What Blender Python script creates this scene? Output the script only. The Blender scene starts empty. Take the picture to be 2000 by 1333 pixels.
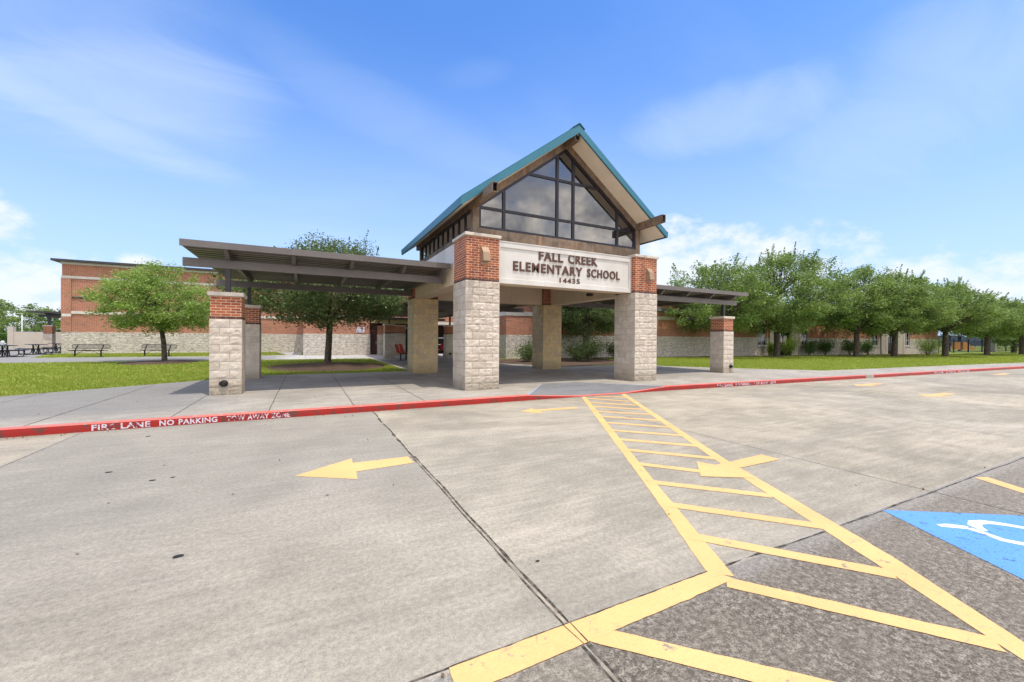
import bpy, math, random
import numpy as np
from mathutils import Matrix, Vector, noise

# ------------------------------------------------------------------ camera, world, sun, exposure
scene = bpy.context.scene
COL = scene.collection
cam = bpy.data.objects.new("camera", bpy.data.cameras.new("camera"))
COL.objects.link(cam)
_r = Vector((0.89192632, -0.45212581, 0.00704983))
_u = Vector((-0.00371075, 0.00827164, 0.9999589))
_w = Vector((0.45216554, 0.89191582, -0.00569997))
m = Matrix.Identity(4)
for i in range(3):
    m[i][0] = _r[i]; m[i][1] = _u[i]; m[i][2] = -_w[i]
m[2][3] = 1.56
cam.matrix_world = m
cam.data.sensor_width = 36.0
cam.data.lens = 795.7 / 2000 * 36
cam.data.clip_start = 0.05
cam.data.clip_end = 3000
scene.camera = cam

scene.view_settings.view_transform = 'Standard'
scene.view_settings.look = 'None'
scene.view_settings.gamma = 1
scene.view_settings.exposure = 0.50

SUN = Vector((0.12, -0.29, 1.0)).normalized()
sd = bpy.data.lights.new("sun", 'SUN')
sd.energy = 2.35; sd.angle = math.radians(0.5); sd.color = (1.0, 0.93, 0.82)
so = bpy.data.objects.new("sun", sd); COL.objects.link(so)
so.rotation_euler = SUN.to_track_quat('Z', 'Y').to_euler()
so.location = (0, 0, 40)

world = bpy.data.worlds.new("World"); scene.world = world; world.use_nodes = True


class NT:
    """tiny node-tree helper"""
    def __init__(s, nt): s.nt = nt; nt.nodes.clear()
    def n(s, typ, **kw):
        nd = s.nt.nodes.new(typ)
        for k, v in kw.items():
            if k.startswith('_'): setattr(nd, k[1:], v)
        return nd
    def link(s, a, b): s.nt.links.new(a, b)
    def set(s, sock, v):
        if isinstance(v, bpy.types.NodeSocket): s.link(v, sock)
        elif isinstance(v, (tuple, list)) and len(v) == 3 and sock.type == 'RGBA': sock.default_value = (*v, 1)
        else: sock.default_value = v
    def math(s, op, a, b=None, c=None, clamp=False):
        nd = s.nt.nodes.new('ShaderNodeMath'); nd.operation = op; nd.use_clamp = clamp
        s.set(nd.inputs[0], a)
        if b is not None: s.set(nd.inputs[1], b)
        if c is not None: s.set(nd.inputs[2], c)
        return nd.outputs[0]
    def mix(s, f, a, b, mode='MIX'):
        nd = s.nt.nodes.new('ShaderNodeMix'); nd.data_type = 'RGBA'; nd.blend_type = mode
        s.set(nd.inputs[0], f); s.set(nd.inputs[6], a); s.set(nd.inputs[7], b)
        return nd.outputs[2]
    def noise(s, vec, scale, detail=4, rough=0.55, dist=0.0):
        nd = s.nt.nodes.new('ShaderNodeTexNoise')
        s.link(vec, nd.inputs['Vector']); nd.inputs['Scale'].default_value = scale
        nd.inputs['Detail'].default_value = detail; nd.inputs['Roughness'].default_value = rough
        nd.inputs['Distortion'].default_value = dist
        return nd.outputs[0]
    def vor(s, vec, scale, feat='F1', out=0):
        nd = s.nt.nodes.new('ShaderNodeTexVoronoi'); nd.feature = feat
        s.link(vec, nd.inputs['Vector']); nd.inputs['Scale'].default_value = scale
        return nd.outputs[out]
    def smooth(s, v, a, b, lo=0.0, hi=1.0):
        nd = s.nt.nodes.new('ShaderNodeMapRange'); nd.interpolation_type = 'SMOOTHSTEP'
        s.set(nd.inputs[0], v); nd.inputs[1].default_value = a; nd.inputs[2].default_value = b
        nd.inputs[3].default_value = lo; nd.inputs[4].default_value = hi
        return nd.outputs[0]
    def mapping(s, vec, scale=(1, 1, 1), loc=(0, 0, 0), rot=(0, 0, 0)):
        nd = s.nt.nodes.new('ShaderNodeMapping'); s.link(vec, nd.inputs[0])
        nd.inputs['Scale'].default_value = scale; nd.inputs['Location'].default_value = loc
        nd.inputs['Rotation'].default_value = rot
        return nd.outputs[0]


w = NT(world.node_tree)
out = w.n('ShaderNodeOutputWorld'); bg = w.n('ShaderNodeBackground')
sky = w.n('ShaderNodeTexSky', _sky_type='NISHITA', _sun_disc=False)
sky.sun_elevation = math.radians(72.6); sky.sun_rotation = math.atan2(SUN.x, SUN.y)
sky.air_density = 1.0; sky.dust_density = 1.6; sky.ozone_density = 1.6; sky.altitude = 0
tc = w.n('ShaderNodeTexCoord'); sep = w.n('ShaderNodeSeparateXYZ'); w.link(tc.outputs['Generated'], sep.inputs[0])
X, Y, Z = sep.outputs
az = w.math('ARCTAN2', X, Y)
# cirrus noise on a plane high above
zz = w.math('ADD', w.math('MAXIMUM', Z, 0.0), 0.22)
cmb = w.n('ShaderNodeCombineXYZ'); w.link(w.math('DIVIDE', X, zz), cmb.inputs[0]); w.link(w.math('DIVIDE', Y, zz), cmb.inputs[1])
cv = w.mapping(cmb.outputs[0], scale=(0.55, 1.25, 1), rot=(0, 0, 0.5))
cn = w.noise(cv, 1.3, 5, 0.5, 0.7)
cn2 = w.noise(w.mapping(cmb.outputs[0], scale=(1.0, 2.2, 1), rot=(0, 0, 0.35)), 2.4, 6, 0.62, 0.9)
gen = w.smooth(cn, 0.46, 0.92, 0.0, 0.22)
def blob(a0, z0, ra, rz, tilt=0.0):
    da = w.math('SUBTRACT', az, a0); dz = w.math('SUBTRACT', w.math('SUBTRACT', Z, z0), w.math('MULTIPLY', da, tilt))
    q = w.math('ADD', w.math('POWER', w.math('ABSOLUTE', w.math('DIVIDE', da, ra)), 2.0), w.math('POWER', w.math('ABSOLUTE', w.math('DIVIDE', dz, rz)), 2.0))
    return w.math('SUBTRACT', 1.0, q)
cir = None
for a0, z0, ra, rz, t, amp in ((-0.36, 0.352, 0.22, 0.035, -0.22, 0.46), (-0.28, 0.40, 0.20, 0.085, 0.15, 0.42), (0.96, 0.435, 0.22, 0.05, 0.0, 0.36),
                               (1.27, 0.40, 0.20, 0.10, 0.25, 0.30), (0.38, 0.541, 0.08, 0.02, 0.1, 0.07), (-0.45, 0.50, 0.3, 0.16, 0.1, 0.22),
                               (0.25, 0.44, 0.4, 0.05, -0.25, 0.15)):
    b = w.smooth(w.math('ADD', blob(a0, z0, ra, rz, t), w.math('MULTIPLY', w.math('SUBTRACT', cn2, 0.5), 2.2)), -0.9, 1.5, 0.0, amp)
    cir = b if cir is None else w.math('MAXIMUM', cir, b)
cir = w.math('MAXIMUM', cir, gen)
nf = w.noise(w.mapping(tc.outputs['Generated'], scale=(1, 1, 1.7)), 13.0, 7, 0.62)
cum = None
for a0, z0, ra, rz in ((-0.39, 0.062, 0.16, 0.085), (-0.47, 0.17, 0.10, 0.05), (-0.27, 0.13, 0.04, 0.02), (0.86, 0.165, 0.17, 0.105), (1.04, 0.15, 0.20, 0.10),
                       (1.25, 0.085, 0.16, 0.075), (1.38, 0.075, 0.2, 0.075), (2.5, 0.32, 0.5, 0.13), (-2.7, 0.3, 0.6, 0.14), (2.1, 0.25, 0.3, 0.08)):
    b = w.smooth(w.math('ADD', blob(a0, z0, ra, rz), w.math('MULTIPLY', w.math('SUBTRACT', nf, 0.5), 3.4)), 0.05, 1.15, 0.0, 0.86)
    cum = b if cum is None else w.math('MAXIMUM', cum, b)
back = w.math('MULTIPLY', w.smooth(Y, 0.15, -0.35, 0.0, 1.0), w.smooth(w.noise(tc.outputs['Generated'], 2.6, 6, 0.6, 0.4), 0.46, 0.57, 0.10, 0.95))  # unseen cloud cover behind the camera, added to fill the shade
zen = w.math('MULTIPLY', w.smooth(Z, 0.72, 0.86, 0.0, 1.0), w.smooth(w.noise(tc.outputs['Generated'], 3.1, 6, 0.6, 0.4), 0.36, 0.6, 0.2, 0.8))  # more cloud added overhead, out of view, for the same fill
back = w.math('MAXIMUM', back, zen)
hs = w.n('ShaderNodeHueSaturation'); hs.inputs['Hue'].default_value = 0.503; hs.inputs['Saturation'].default_value = 1.22; hs.inputs['Value'].default_value = 1.55
w.link(sky.outputs[0], hs.inputs['Color'])
# a pale band of haze low in the sky
hz = w.smooth(Z, 0.0, 0.66, 0.72, 0.0)
c0 = w.mix(hz, w.mix(1.0, hs.outputs[0], (0.84, 1.17, 1.50), 'MULTIPLY'), (5.7, 7.15, 10.2))
c1 = w.mix(cir, c0, (6.8, 7.9, 9.4))
cshade = w.mix(nf, (7.4, 8.0, 8.9), (9.0, 9.1, 9.3))
c2 = w.mix(cum, c1, cshade)
c2 = w.mix(back, c2, w.mix(w.smooth(w.noise(tc.outputs['Generated'], 5.5, 6, 0.65, 0.3), 0.35, 0.62), (7.0, 7.2, 7.6), (24.0, 22.0, 19.2)))  # extra bright warm white so the added clouds lift the shadows
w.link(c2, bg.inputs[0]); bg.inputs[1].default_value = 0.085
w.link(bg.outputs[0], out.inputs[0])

# ------------------------------------------------------------------ materials
MATS = {}
def mat(name, fn):
    if name in MATS: return MATS[name]
    mt = bpy.data.materials.new(name); mt.use_nodes = True
    t = NT(mt.node_tree); o = t.n('ShaderNodeOutputMaterial'); p = t.n('ShaderNodeBsdfPrincipled')
    t.link(p.outputs[0], o.inputs[0]); t.out = o; t.p = p
    p.inputs['Specular IOR Level'].default_value = 0.3
    fn(t, p); MATS[name] = mt
    return mt
def bump(t, p, h, dist=0.01, strength=1.0):
    b = t.n('ShaderNodeBump'); b.inputs['Distance'].default_value = dist; b.inputs['Strength'].default_value = strength
    t.link(h, b.inputs['Height']); t.link(b.outputs[0], p.inputs['Normal'])
def obj_vec(t): return t.n('ShaderNodeTexCoord').outputs['Object']
def pos_vec(t): return t.n('ShaderNodeNewGeometry').outputs['Position']
def uv_vec(t): return t.n('ShaderNodeUVMap').outputs[0]

def plain(name, col, rough=0.6, metal=0.0, var=0.12, scale=6.0, spec=0.3, bmp=0.0):
    def f(t, p):
        v = pos_vec(t); n = t.noise(v, scale, 5, 0.6); n2 = t.noise(v, scale * 9, 3, 0.6)
        k = t.math('ADD', t.math('MULTIPLY', n, 0.7), t.math('MULTIPLY', n2, 0.3))
        a = tuple(c * (1 - var) for c in col); b = tuple(min(1, c * (1 + var)) for c in col)
        t.link(t.mix(t.smooth(k, 0.3, 0.7), a, b), p.inputs['Base Color'])
        p.inputs['Roughness'].default_value = rough; p.inputs['Metallic'].default_value = metal
        p.inputs['Specular IOR Level'].default_value = spec
        if bmp: bump(t, p, n2, bmp)
    return mat(name, f)

def f_road(t, p):
    v = pos_vec(t); s = t.n('ShaderNodeSeparateXYZ'); t.link(v, s.inputs[0])
    x, y = s.outputs[0], s.outputs[1]
    big = t.noise(v, 0.35, 4, 0.6, 0.5); mid = t.noise(v, 1.7, 5, 0.6, 0.3)
    # broom streaks across the lane
    st = t.noise(t.mapping(v, scale=(0.5, 4.5, 1)), 2.2, 5, 0.7)
    fine = t.noise(v, 30, 6, 0.75); grit = t.noise(v, 110, 3, 0.7)
    vor = t.vor(v, 70.0)
    bx = t.math('FLOOR', t.math('DIVIDE', t.math('ADD', x, 3.28), 4.55)); by = t.math('FLOOR', t.math('DIVIDE', t.math('SUBTRACT', y, 1.83), 7.2))
    cb = t.n('ShaderNodeCombineXYZ'); t.link(bx, cb.inputs[0]); t.link(by, cb.inputs[1])
    wn = t.n('ShaderNodeTexWhiteNoise'); t.link(cb.outputs[0], wn.inputs['Vector'])
    k = t.math('ADD', t.math('MULTIPLY', big, 0.35), t.math('ADD', t.math('MULTIPLY', mid, 0.3), t.math('MULTIPLY', st, 0.35)))
    base = t.mix(t.smooth(k, 0.38, 0.62), (0.295, 0.262, 0.198), (0.48, 0.415, 0.32))
    base = t.mix(t.math('MULTIPLY', wn.outputs[0], 0.35), base, (0.335, 0.32, 0.29))
    lg = t.noise(t.mapping(v, scale=(1, 1.6, 1), rot=(0, 0, 0.3)), 0.22, 6, 0.68, 1.0)
    base = t.mix(1.0, base, t_gray(t, t.smooth(lg, 0.36, 0.64, 0.84, 1.08)), 'MULTIPLY')
    base = t.mix(t.smooth(t.noise(v, 0.6, 6, 0.75, 1.6), 0.56, 0.70, 0, 0.24), base, (0.25, 0.205, 0.155))
    gut = t.math('MULTIPLY', t.smooth(t.math('ADD', y, t.math('MULTIPLY', mid, 0.3)), 8.75, 9.15), t.smooth(fine, 0.35, 0.6))
    base = t.mix(t.math('MULTIPLY', gut, 0.55), base, (0.15, 0.125, 0.10))
    # cooler grey slab left of the sealed joint
    left = t.math('MULTIPLY', t.smooth(x, 1.24, 1.27, 1.0, 0.0), t.smooth(x, -3.25, -3.2))
    greyz = t.smooth(t.math('ADD', y, t.math('MULTIPLY', mid, 3.0)), 2.8, 7.0)
    base = t.mix(t.math('MULTIPLY', t.math('MULTIPLY', left, greyz), 0.5), base, (0.245, 0.235, 0.208))
    # old worn slabs toward the parking bays: exposed aggregate
    old = t.smooth(y, 1.80, 1.83, 1.0, 0.0)
    leftold = t.smooth(x, 1.24, 1.27, 0.75, 1.0)
    agg = t.smooth(t.math('ADD', t.math('MULTIPLY', fine, 0.6), t.math('MULTIPLY', grit, 0.4)), 0.43, 0.60)
    a2 = t.noise(v, 9, 6, 0.8, 0.6); agg = t.math('MULTIPLY', agg, t.smooth(a2, 0.34, 0.62, 0.35, 1.15), clamp=True)
    oc = t.mix(agg, (0.095, 0.078, 0.06), (0.31, 0.27, 0.22))
    oc = t.mix(t.math('MULTIPLY', t.smooth(mid, 0.35, 0.65), 0.35), oc, (0.17, 0.145, 0.115))
    oc = t.mix(t.smooth(t.math('ADD', x, t.math('MULTIPLY', mid, 2.0)), 3.2, 8.5, 0, 0.45), oc, (0.30, 0.268, 0.225))
    base = t.mix(t.math('MULTIPLY', old, t.math('MULTIPLY', leftold, 0.92)), base, oc)
    # light worn strip along the old slab edge
    e1 = t.math('MULTIPLY', t.smooth(t.math('ADD', y, t.math('MULTIPLY', fine, 0.2)), 1.72, 1.86), t.smooth(y, 1.83, 1.835, 1.0, 0.0))
    base = t.mix(t.math('MULTIPLY', e1, 0.3), base, (0.42, 0.40, 0.37))
    # grain + pits
    g = t.smooth(t.math('ADD', t.math('MULTIPLY', fine, 0.55), t.math('MULTIPLY', grit, 0.45)), 0.34, 0.66, 0.68, 1.26)
    base = t.mix(1.0, base, t_gray(t, g), 'MULTIPLY')
    pit = t.math('MULTIPLY', t.smooth(t.vor(v, 34.0), 0.10, 0.17, 0.5, 0.0), t.smooth(t.noise(v, 3.0, 4, 0.6), 0.42, 0.58))
    base = t.mix(pit, base, (0.14, 0.12, 0.095))
    # dark spots of dropped oil and gum, pale scuffs
    sp = t.math('MULTIPLY', t.smooth(t.vor(v, 0.9), 0.02, 0.012, 0.0, 1.0), 0.5)
    base = t.mix(sp, base, (0.09, 0.085, 0.08))
    sc = t.smooth(t.noise(t.mapping(v, scale=(0.8, 6, 1), rot=(0, 0, 0.18)), 1.6, 4, 0.8), 0.68, 0.76, 0, 0.35)
    base = t.mix(sc, base, (0.56, 0.54, 0.50))
    # tyre wear along the lane
    ty = t.math('MULTIPLY', t.smooth(t.noise(t.mapping(v, scale=(0.05, 0.8, 1)), 1.0, 3, 0.5), 0.5, 0.7), 0.30)
    base = t.mix(ty, base, (0.22, 0.20, 0.18))
    # fine cracks
    wv = t.nt.nodes.new('ShaderNodeVectorMath'); wv.operation = 'ADD'; t.link(v, wv.inputs[0])
    nn_ = t.nt.nodes.new('ShaderNodeTexNoise'); t.link(v, nn_.inputs['Vector']); nn_.inputs['Scale'].default_value = 2.2; nn_.inputs['Detail'].default_value = 5; t.link(nn_.outputs['Color'], wv.inputs[1])
    cr = t.math('MULTIPLY', t.smooth(t.vor(wv.outputs[0], 0.33, 'DISTANCE_TO_EDGE'), 0.0, 0.0022, 1.0, 0.0), t.smooth(t.noise(v, 0.45, 3, 0.5), 0.50, 0.60, 0, 0.6))
    base = t.mix(cr, base, (0.11, 0.095, 0.075))
    t.link(base, p.inputs['Base Color']); p.inputs['Roughness'].default_value = 0.85; p.inputs['Specular IOR Level'].default_value = 0.25
    bump(t, p, t.math('ADD', fine, t.math('MULTIPLY', grit, 0.7)), 0.004, 0.8)
def t_gray(t, v):
    c = t.n('ShaderNodeCombineColor')
    for i in range(3): t.link(v, c.inputs[i])
    return c.outputs[0]
M_road = mat('road_concrete', f_road)

def f_walk(t, p, a=(0.285, 0.255, 0.215), b=(0.43, 0.39, 0.335)):
    v = pos_vec(t)
    big = t.noise(v, 0.5, 5, 0.65, 0.6); st = t.noise(t.mapping(v, scale=(1, 3.2, 1), rot=(0, 0, 0.3)), 1.3, 5, 0.7, 0.4)
    fine = t.noise(v, 26, 6, 0.75); grit = t.noise(v, 90, 3, 0.7)
    k = t.math('ADD', t.math('MULTIPLY', big, 0.5), t.math('MULTIPLY', st, 0.5))
    base = t.mix(t.smooth(k, 0.36, 0.64), a, b)
    s = t.n('ShaderNodeSeparateXYZ'); t.link(v, s.inputs[0])
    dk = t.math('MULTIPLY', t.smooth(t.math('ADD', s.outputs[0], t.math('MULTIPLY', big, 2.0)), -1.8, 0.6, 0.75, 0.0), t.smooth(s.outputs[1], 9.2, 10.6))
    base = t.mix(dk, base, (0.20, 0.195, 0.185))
    base = t.mix(1.0, base, t_gray(t, t.smooth(t.math('ADD', t.math('MULTIPLY', fine, 0.6), t.math('MULTIPLY', grit, 0.4)), 0.34, 0.66, 0.78, 1.16)), 'MULTIPLY')
    stn = t.smooth(t.noise(v, 0.9, 5, 0.7, 1.2), 0.6, 0.72, 0, 0.35)
    base = t.mix(stn, base, (0.17, 0.155, 0.13))
    t.link(base, p.inputs['Base Color']); p.inputs['Roughness'].default_value = 0.85
    bump(t, p, fine, 0.003, 0.7)
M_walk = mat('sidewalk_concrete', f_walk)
M_path = mat('path_concrete', lambda t, p: f_walk(t, p, (0.42, 0.40, 0.38), (0.52, 0.50, 0.48)))
M_ramp = mat('ramp_concrete', lambda t, p: f_walk(t, p, (0.16, 0.16, 0.165), (0.235, 0.235, 0.24)))

def f_joint(t, p):
    v = pos_vec(t); n = t.noise(v, 14, 5, 0.7)
    t.link(t.mix(t.smooth(n, 0.42, 0.62), (0.035, 0.03, 0.022), (0.16, 0.14, 0.11)), p.inputs['Base Color'])
    p.inputs['Roughness'].default_value = 0.7; bump(t, p, n, 0.01)
M_joint = mat('joint_sealant', f_joint)
M_filler = plain('joint_filler', (0.30, 0.255, 0.195), 0.85, var=0.45, scale=12)

def paint(name, col, under=(0.27, 0.235, 0.19), wear=0.64, rough=0.6, streak=False):
    def f(t, p):
        v = pos_vec(t); n = t.noise(v, 7, 6, 0.72, 0.3); f2 = t.noise(v, 60, 4, 0.7); b = t.noise(v, 1.1, 4, 0.6)
        c = t.mix(t.smooth(b, 0.3, 0.7), tuple(x * 0.93 for x in col), tuple(min(1, x * 1.05) for x in col))
        c = t.mix(1.0, c, t_gray(t, t.smooth(f2, 0.3, 0.7, 0.93, 1.05)), 'MULTIPLY')
        wr = t.smooth(t.math('ADD', n, t.math('MULTIPLY', f2, 0.15)), wear + 0.05, wear + 0.11)
        wr = t.math('MAXIMUM', wr, t.math('MULTIPLY', t.smooth(f2, 0.62, 0.70, 0, 0.55), t.smooth(t.noise(v, 2.3, 5, 0.7), 0.42, 0.6)))
        cr = t.math('MULTIPLY', t.smooth(t.vor(t.mapping(v, scale=(1, 2.2, 1)), 5.0, 'DISTANCE_TO_EDGE'), 0.0, 0.02, 1.0, 0.0), t.smooth(n, 0.5, 0.62))
        if streak: wr = t.math('MAXIMUM', wr, t.smooth(t.noise(t.mapping(v, scale=(1, 3, 1), rot=(0, 0, 0.6)), 22, 5, 0.75), 0.575, 0.63, 0, 0.8))
        c = t.mix(t.math('MAXIMUM', wr, t.math('MULTIPLY', cr, 0.7)), c, under)
        t.link(c, p.inputs['Base Color']); p.inputs['Roughness'].default_value = rough
        bump(t, p, f2, 0.002)
    return mat(name, f)
M_yellow = paint('yellow_paint', (0.79, 0.465, 0.19))
M_red = paint('red_paint', (0.36, 0.023, 0.018), under=(0.14, 0.05, 0.04), wear=0.55, rough=0.45)
M_redtop = paint('sunlit_red_paint', (0.70, 0.15, 0.12), under=(0.42, 0.33, 0.28), wear=0.60, rough=0.5)  # paler pink: sunlight on the kerb top put into the paint colour
M_blue = paint('blue_paint', (0.12, 0.315, 0.76), under=(0.06, 0.10, 0.16), wear=0.62, streak=True)
M_whitepaint = paint('white_paint', (0.80, 0.79, 0.80), wear=0.60)
M_stencil = paint('stencil_white_paint', (0.66, 0.60, 0.66), under=(0.26, 0.025, 0.03), wear=0.528)

def f_brick(t, p, mort=(0.74, 0.55, 0.40), c1=(0.45, 0.135, 0.055), c2=(0.31, 0.078, 0.036), ms=0.0066):
    v = uv_vec(t)
    br = t.n('ShaderNodeTexBrick'); t.link(v, br.inputs['Vector'])
    br.inputs['Scale'].default_value = 1.0; br.inputs['Brick Width'].default_value = 0.2032; br.inputs['Row Height'].default_value = 0.0677
    br.inputs['Mortar Size'].default_value = ms; br.inputs['Mortar Smooth'].default_value = 0.15; br.inputs['Bias'].default_value = 0.0
    br.inputs['Color1'].default_value = (*c1, 1); br.inputs['Color2'].default_value = (*c2, 1); br.inputs['Mortar'].default_value = (*mort, 1)
    n = t.noise(v, 9, 5, 0.7); n3 = t.noise(v, 60, 4, 0.7); big = t.noise(pos_vec(t), 0.5, 4, 0.6)
    # per-brick variation
    sx = t.n('ShaderNodeSeparateXYZ'); t.link(v, sx.inputs[0])
    row = t.math('FLOOR', t.math('DIVIDE', sx.outputs[1], 0.0677))
    off = t.math('MULTIPLY', t.math('MODULO', row, 2.0), 0.1016)
    colm = t.math('FLOOR', t.math('DIVIDE', t.math('ADD', sx.outputs[0], off), 0.2032))
    cb = t.n('ShaderNodeCombineXYZ'); t.link(row, cb.inputs[0]); t.link(colm, cb.inputs[1])
    wn = t.n('ShaderNodeTexWhiteNoise'); t.link(cb.outputs[0], wn.inputs['Vector'])
    isb = t.math('SUBTRACT', 1.0, br.outputs['Fac'])
    c = t.mix(t.math('MULTIPLY', isb, t.smooth(wn.outputs[0], 0.80, 0.9, 0, 0.55)), br.outputs['Color'], (0.12, 0.045, 0.035))
    c = t.mix(t.math('MULTIPLY', isb, t.smooth(wn.outputs[0], 0.0, 0.2, 0.35, 0.0)), c, (0.50, 0.16, 0.06))
    c = t.mix(1.0, c, t_gray(t, t.smooth(t.math('ADD', t.math('MULTIPLY', n3, 0.5), t.math('MULTIPLY', big, 0.5)), 0.3, 0.7, 0.82, 1.14)), 'MULTIPLY')
    t.link(c, p.inputs['Base Color']); p.inputs['Roughness'].default_value = 0.85
    bump(t, p, t.math('ADD', t.math('MULTIPLY', isb, 1.0), t.math('MULTIPLY', n3, 0.2)), 0.008)
M_brick = mat('red_brick', f_brick)
M_brickwall = mat('wall_brick', lambda t, p: f_brick(t, p, (0.70, 0.49, 0.37), (0.44, 0.145, 0.072), (0.35, 0.10, 0.05), 0.0085))

def f_stonewall(t, p):
    v = uv_vec(t)
    br = t.n('ShaderNodeTexBrick'); t.link(v, br.inputs['Vector'])
    br.inputs['Scale'].default_value = 1.0; br.inputs['Brick Width'].default_value = 0.406; br.inputs['Row Height'].default_value = 0.203
    br.inputs['Mortar Size'].default_value = 0.005; br.inputs['Mortar Smooth'].default_value = 0.4
    br.inputs['Color1'].default_value = (0.72, 0.65, 0.56, 1); br.inputs['Color2'].default_value = (0.64, 0.575, 0.49, 1); br.inputs['Mortar'].default_value = (0.50, 0.44, 0.37, 1)
    n = t.noise(t.mapping(v, scale=(1, 1.8, 1)), 4.5, 6, 0.72, 0.5); n3 = t.noise(v, 40, 4, 0.7); wsp = t.noise(t.mapping(v, scale=(1, 3.0, 1)), 3.2, 6, 0.7, 1.6)
    st = t.noise(t.mapping(v, scale=(1.5, 0.25, 1)), 1.2, 4, 0.6)
    c = t.mix(1.0, br.outputs['Color'], t_gray(t, t.smooth(n, 0.34, 0.62, 0.62, 1.14)), 'MULTIPLY')
    c = t.mix(t.smooth(st, 0.52, 0.7, 0, 0.35), c, (0.36, 0.31, 0.25))
    c = t.mix(t.smooth(n3, 0.68, 0.8, 0, 0.5), c, (0.2, 0.16, 0.13))
    c = t.mix(t.smooth(wsp, 0.58, 0.68, 0, 0.55), c, (0.30, 0.25, 0.20))
    t.link(c, p.inputs['Base Color']); p.inputs['Roughness'].default_value = 0.9
    bump(t, p, t.math('ADD', t.math('MULTIPLY', n, 1.0), t.math('MULTIPLY', t.math('SUBTRACT', 1.0, br.outputs['Fac']), 0.3)), 0.09, 1.0)
M_stonewall = mat('split_face_stone_wall', f_stonewall)

def f_block(t, p, lo=(0.53, 0.455, 0.37), hi=(0.72, 0.635, 0.535), moss=True):
    v = pos_vec(t); n = t.noise(v, 5.0, 6, 0.7, 0.3); n3 = t.noise(v, 48, 5, 0.75)
    oi = t.n('ShaderNodeNewGeometry')
    at = t.n('ShaderNodeAttribute', _attribute_name='tint')
    c = t.mix(t.smooth(n, 0.3, 0.7), lo, hi)
    c = t.mix(t.math('MULTIPLY', at.outputs['Fac'], 0.55), c, (0.46, 0.38, 0.30))
    c = t.mix(1.0, c, t_gray(t, t.smooth(n3, 0.3, 0.7, 0.85, 1.1)), 'MULTIPLY')
    c = t.mix(t.smooth(t.noise(v, 11, 6, 0.8, 0.8), 0.58, 0.72, 0, 0.45), c, (0.33, 0.27, 0.21))
    if moss:
        s = t.n('ShaderNodeSeparateXYZ'); t.link(v, s.inputs[0])
        low = t.math('MULTIPLY', t.smooth(t.math('ADD', s.outputs[2], t.math('MULTIPLY', n, -1.1)), -0.42, 0.12, 1.0, 0.0), t.smooth(n3, 0.35, 0.6))
        c = t.mix(t.math('MULTIPLY', low, 0.85), c, (0.15, 0.12, 0.07))
    t.link(c, p.inputs['Base Color']); p.inputs['Roughness'].default_value = 0.92
    bump(t, p, t.math('ADD', n3, t.math('MULTIPLY', t.noise(v, 16, 5, 0.7), 1.2)), 0.008, 0.8)
M_block = mat('split_face_block', f_block)
M_blockrear = mat('stained_block', lambda t, p: f_block(t, p, (0.62, 0.45, 0.22), (0.80, 0.62, 0.36)))
M_mortar = plain('block_mortar', (0.42, 0.37, 0.31), 0.9)
M_cap = plain('cast_stone_cap', (0.62, 0.55, 0.455), 0.85, var=0.15, scale=5, bmp=0.003)
M_band = plain('limestone_band', (0.66, 0.61, 0.54), 0.85, var=0.16, scale=2)

def f_stucco(t, p):
    v = pos_vec(t); n = t.noise(v, 1.2, 5, 0.6); f = t.noise(v, 160, 2, 0.6)
    st = t.noise(t.mapping(v, scale=(6, 6, 0.5)), 1.6, 4, 0.7)
    c = t.mix(t.smooth(n, 0.3, 0.7), (0.62, 0.585, 0.53), (0.71, 0.68, 0.63))
    c = t.mix(t.smooth(st, 0.56, 0.74, 0, 0.28), c, (0.52, 0.48, 0.43))
    t.link(c, p.inputs['Base Color']); p.inputs['Roughness'].default_value = 0.85; bump(t, p, f, 0.002)
M_stucco = mat('white_stucco', f_stucco)
M_tan = plain('tan_stucco', (0.74, 0.59, 0.43), 0.85, var=0.06, scale=2)
M_soffit = plain('tan_soffit', (0.80, 0.69, 0.54), 0.8, var=0.06, scale=2)

def f_rust(t, p):
    v = pos_vec(t); n = t.noise(v, 2.2, 6, 0.7, 0.4); f = t.noise(v, 25, 4, 0.7)
    st = t.noise(t.mapping(v, scale=(5, 5, 0.6)), 1.2, 5, 0.7)
    c = t.mix(t.smooth(n, 0.35, 0.65), (0.145, 0.10, 0.07), (0.25, 0.185, 0.13))
    c = t.mix(t.smooth(st, 0.5, 0.68, 0, 0.8), c, (0.36, 0.21, 0.12))
    c = t.mix(t.smooth(st, 0.45, 0.3, 0, 0.7), c, (0.085, 0.07, 0.06))
    t.link(c, p.inputs['Base Color']); p.inputs['Roughness'].default_value = 0.55; p.inputs['Metallic'].default_value = 0.1
    bump(t, p, f, 0.002)
M_rust = mat('weathered_steel', f_rust)
M_bronze = plain('bronze_metal', (0.155, 0.135, 0.125), 0.42, 0.25, var=0.12, scale=1.5, spec=0.5)
M_bronzedark = plain('dark_bronze_metal', (0.055, 0.052, 0.054), 0.45, 0.2, var=0.15, scale=1.5, spec=0.4)
M_frame = plain('window_frame_metal', (0.018, 0.016, 0.024), 0.35, 0.2, var=0.2, scale=3, spec=0.5)
M_teal = plain('teal_roof_metal', (0.030, 0.165, 0.225), 0.38, 0.1, var=0.08, scale=0.9, spec=0.5)
M_tealdark = plain('teal_standing_seam', (0.028, 0.14, 0.19), 0.42, 0.1, var=0.1, scale=0.9, spec=0.5)
M_letter = plain('brown_letter_metal', (0.11, 0.055, 0.040), 0.5, 0.1, var=0.12, scale=8)
M_hole = plain('dark_hollow', (0.006, 0.006, 0.006), 0.9)
M_castiron = plain('cast_iron', (0.03, 0.027, 0.026), 0.6, 0.3, var=0.3, scale=20)
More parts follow.
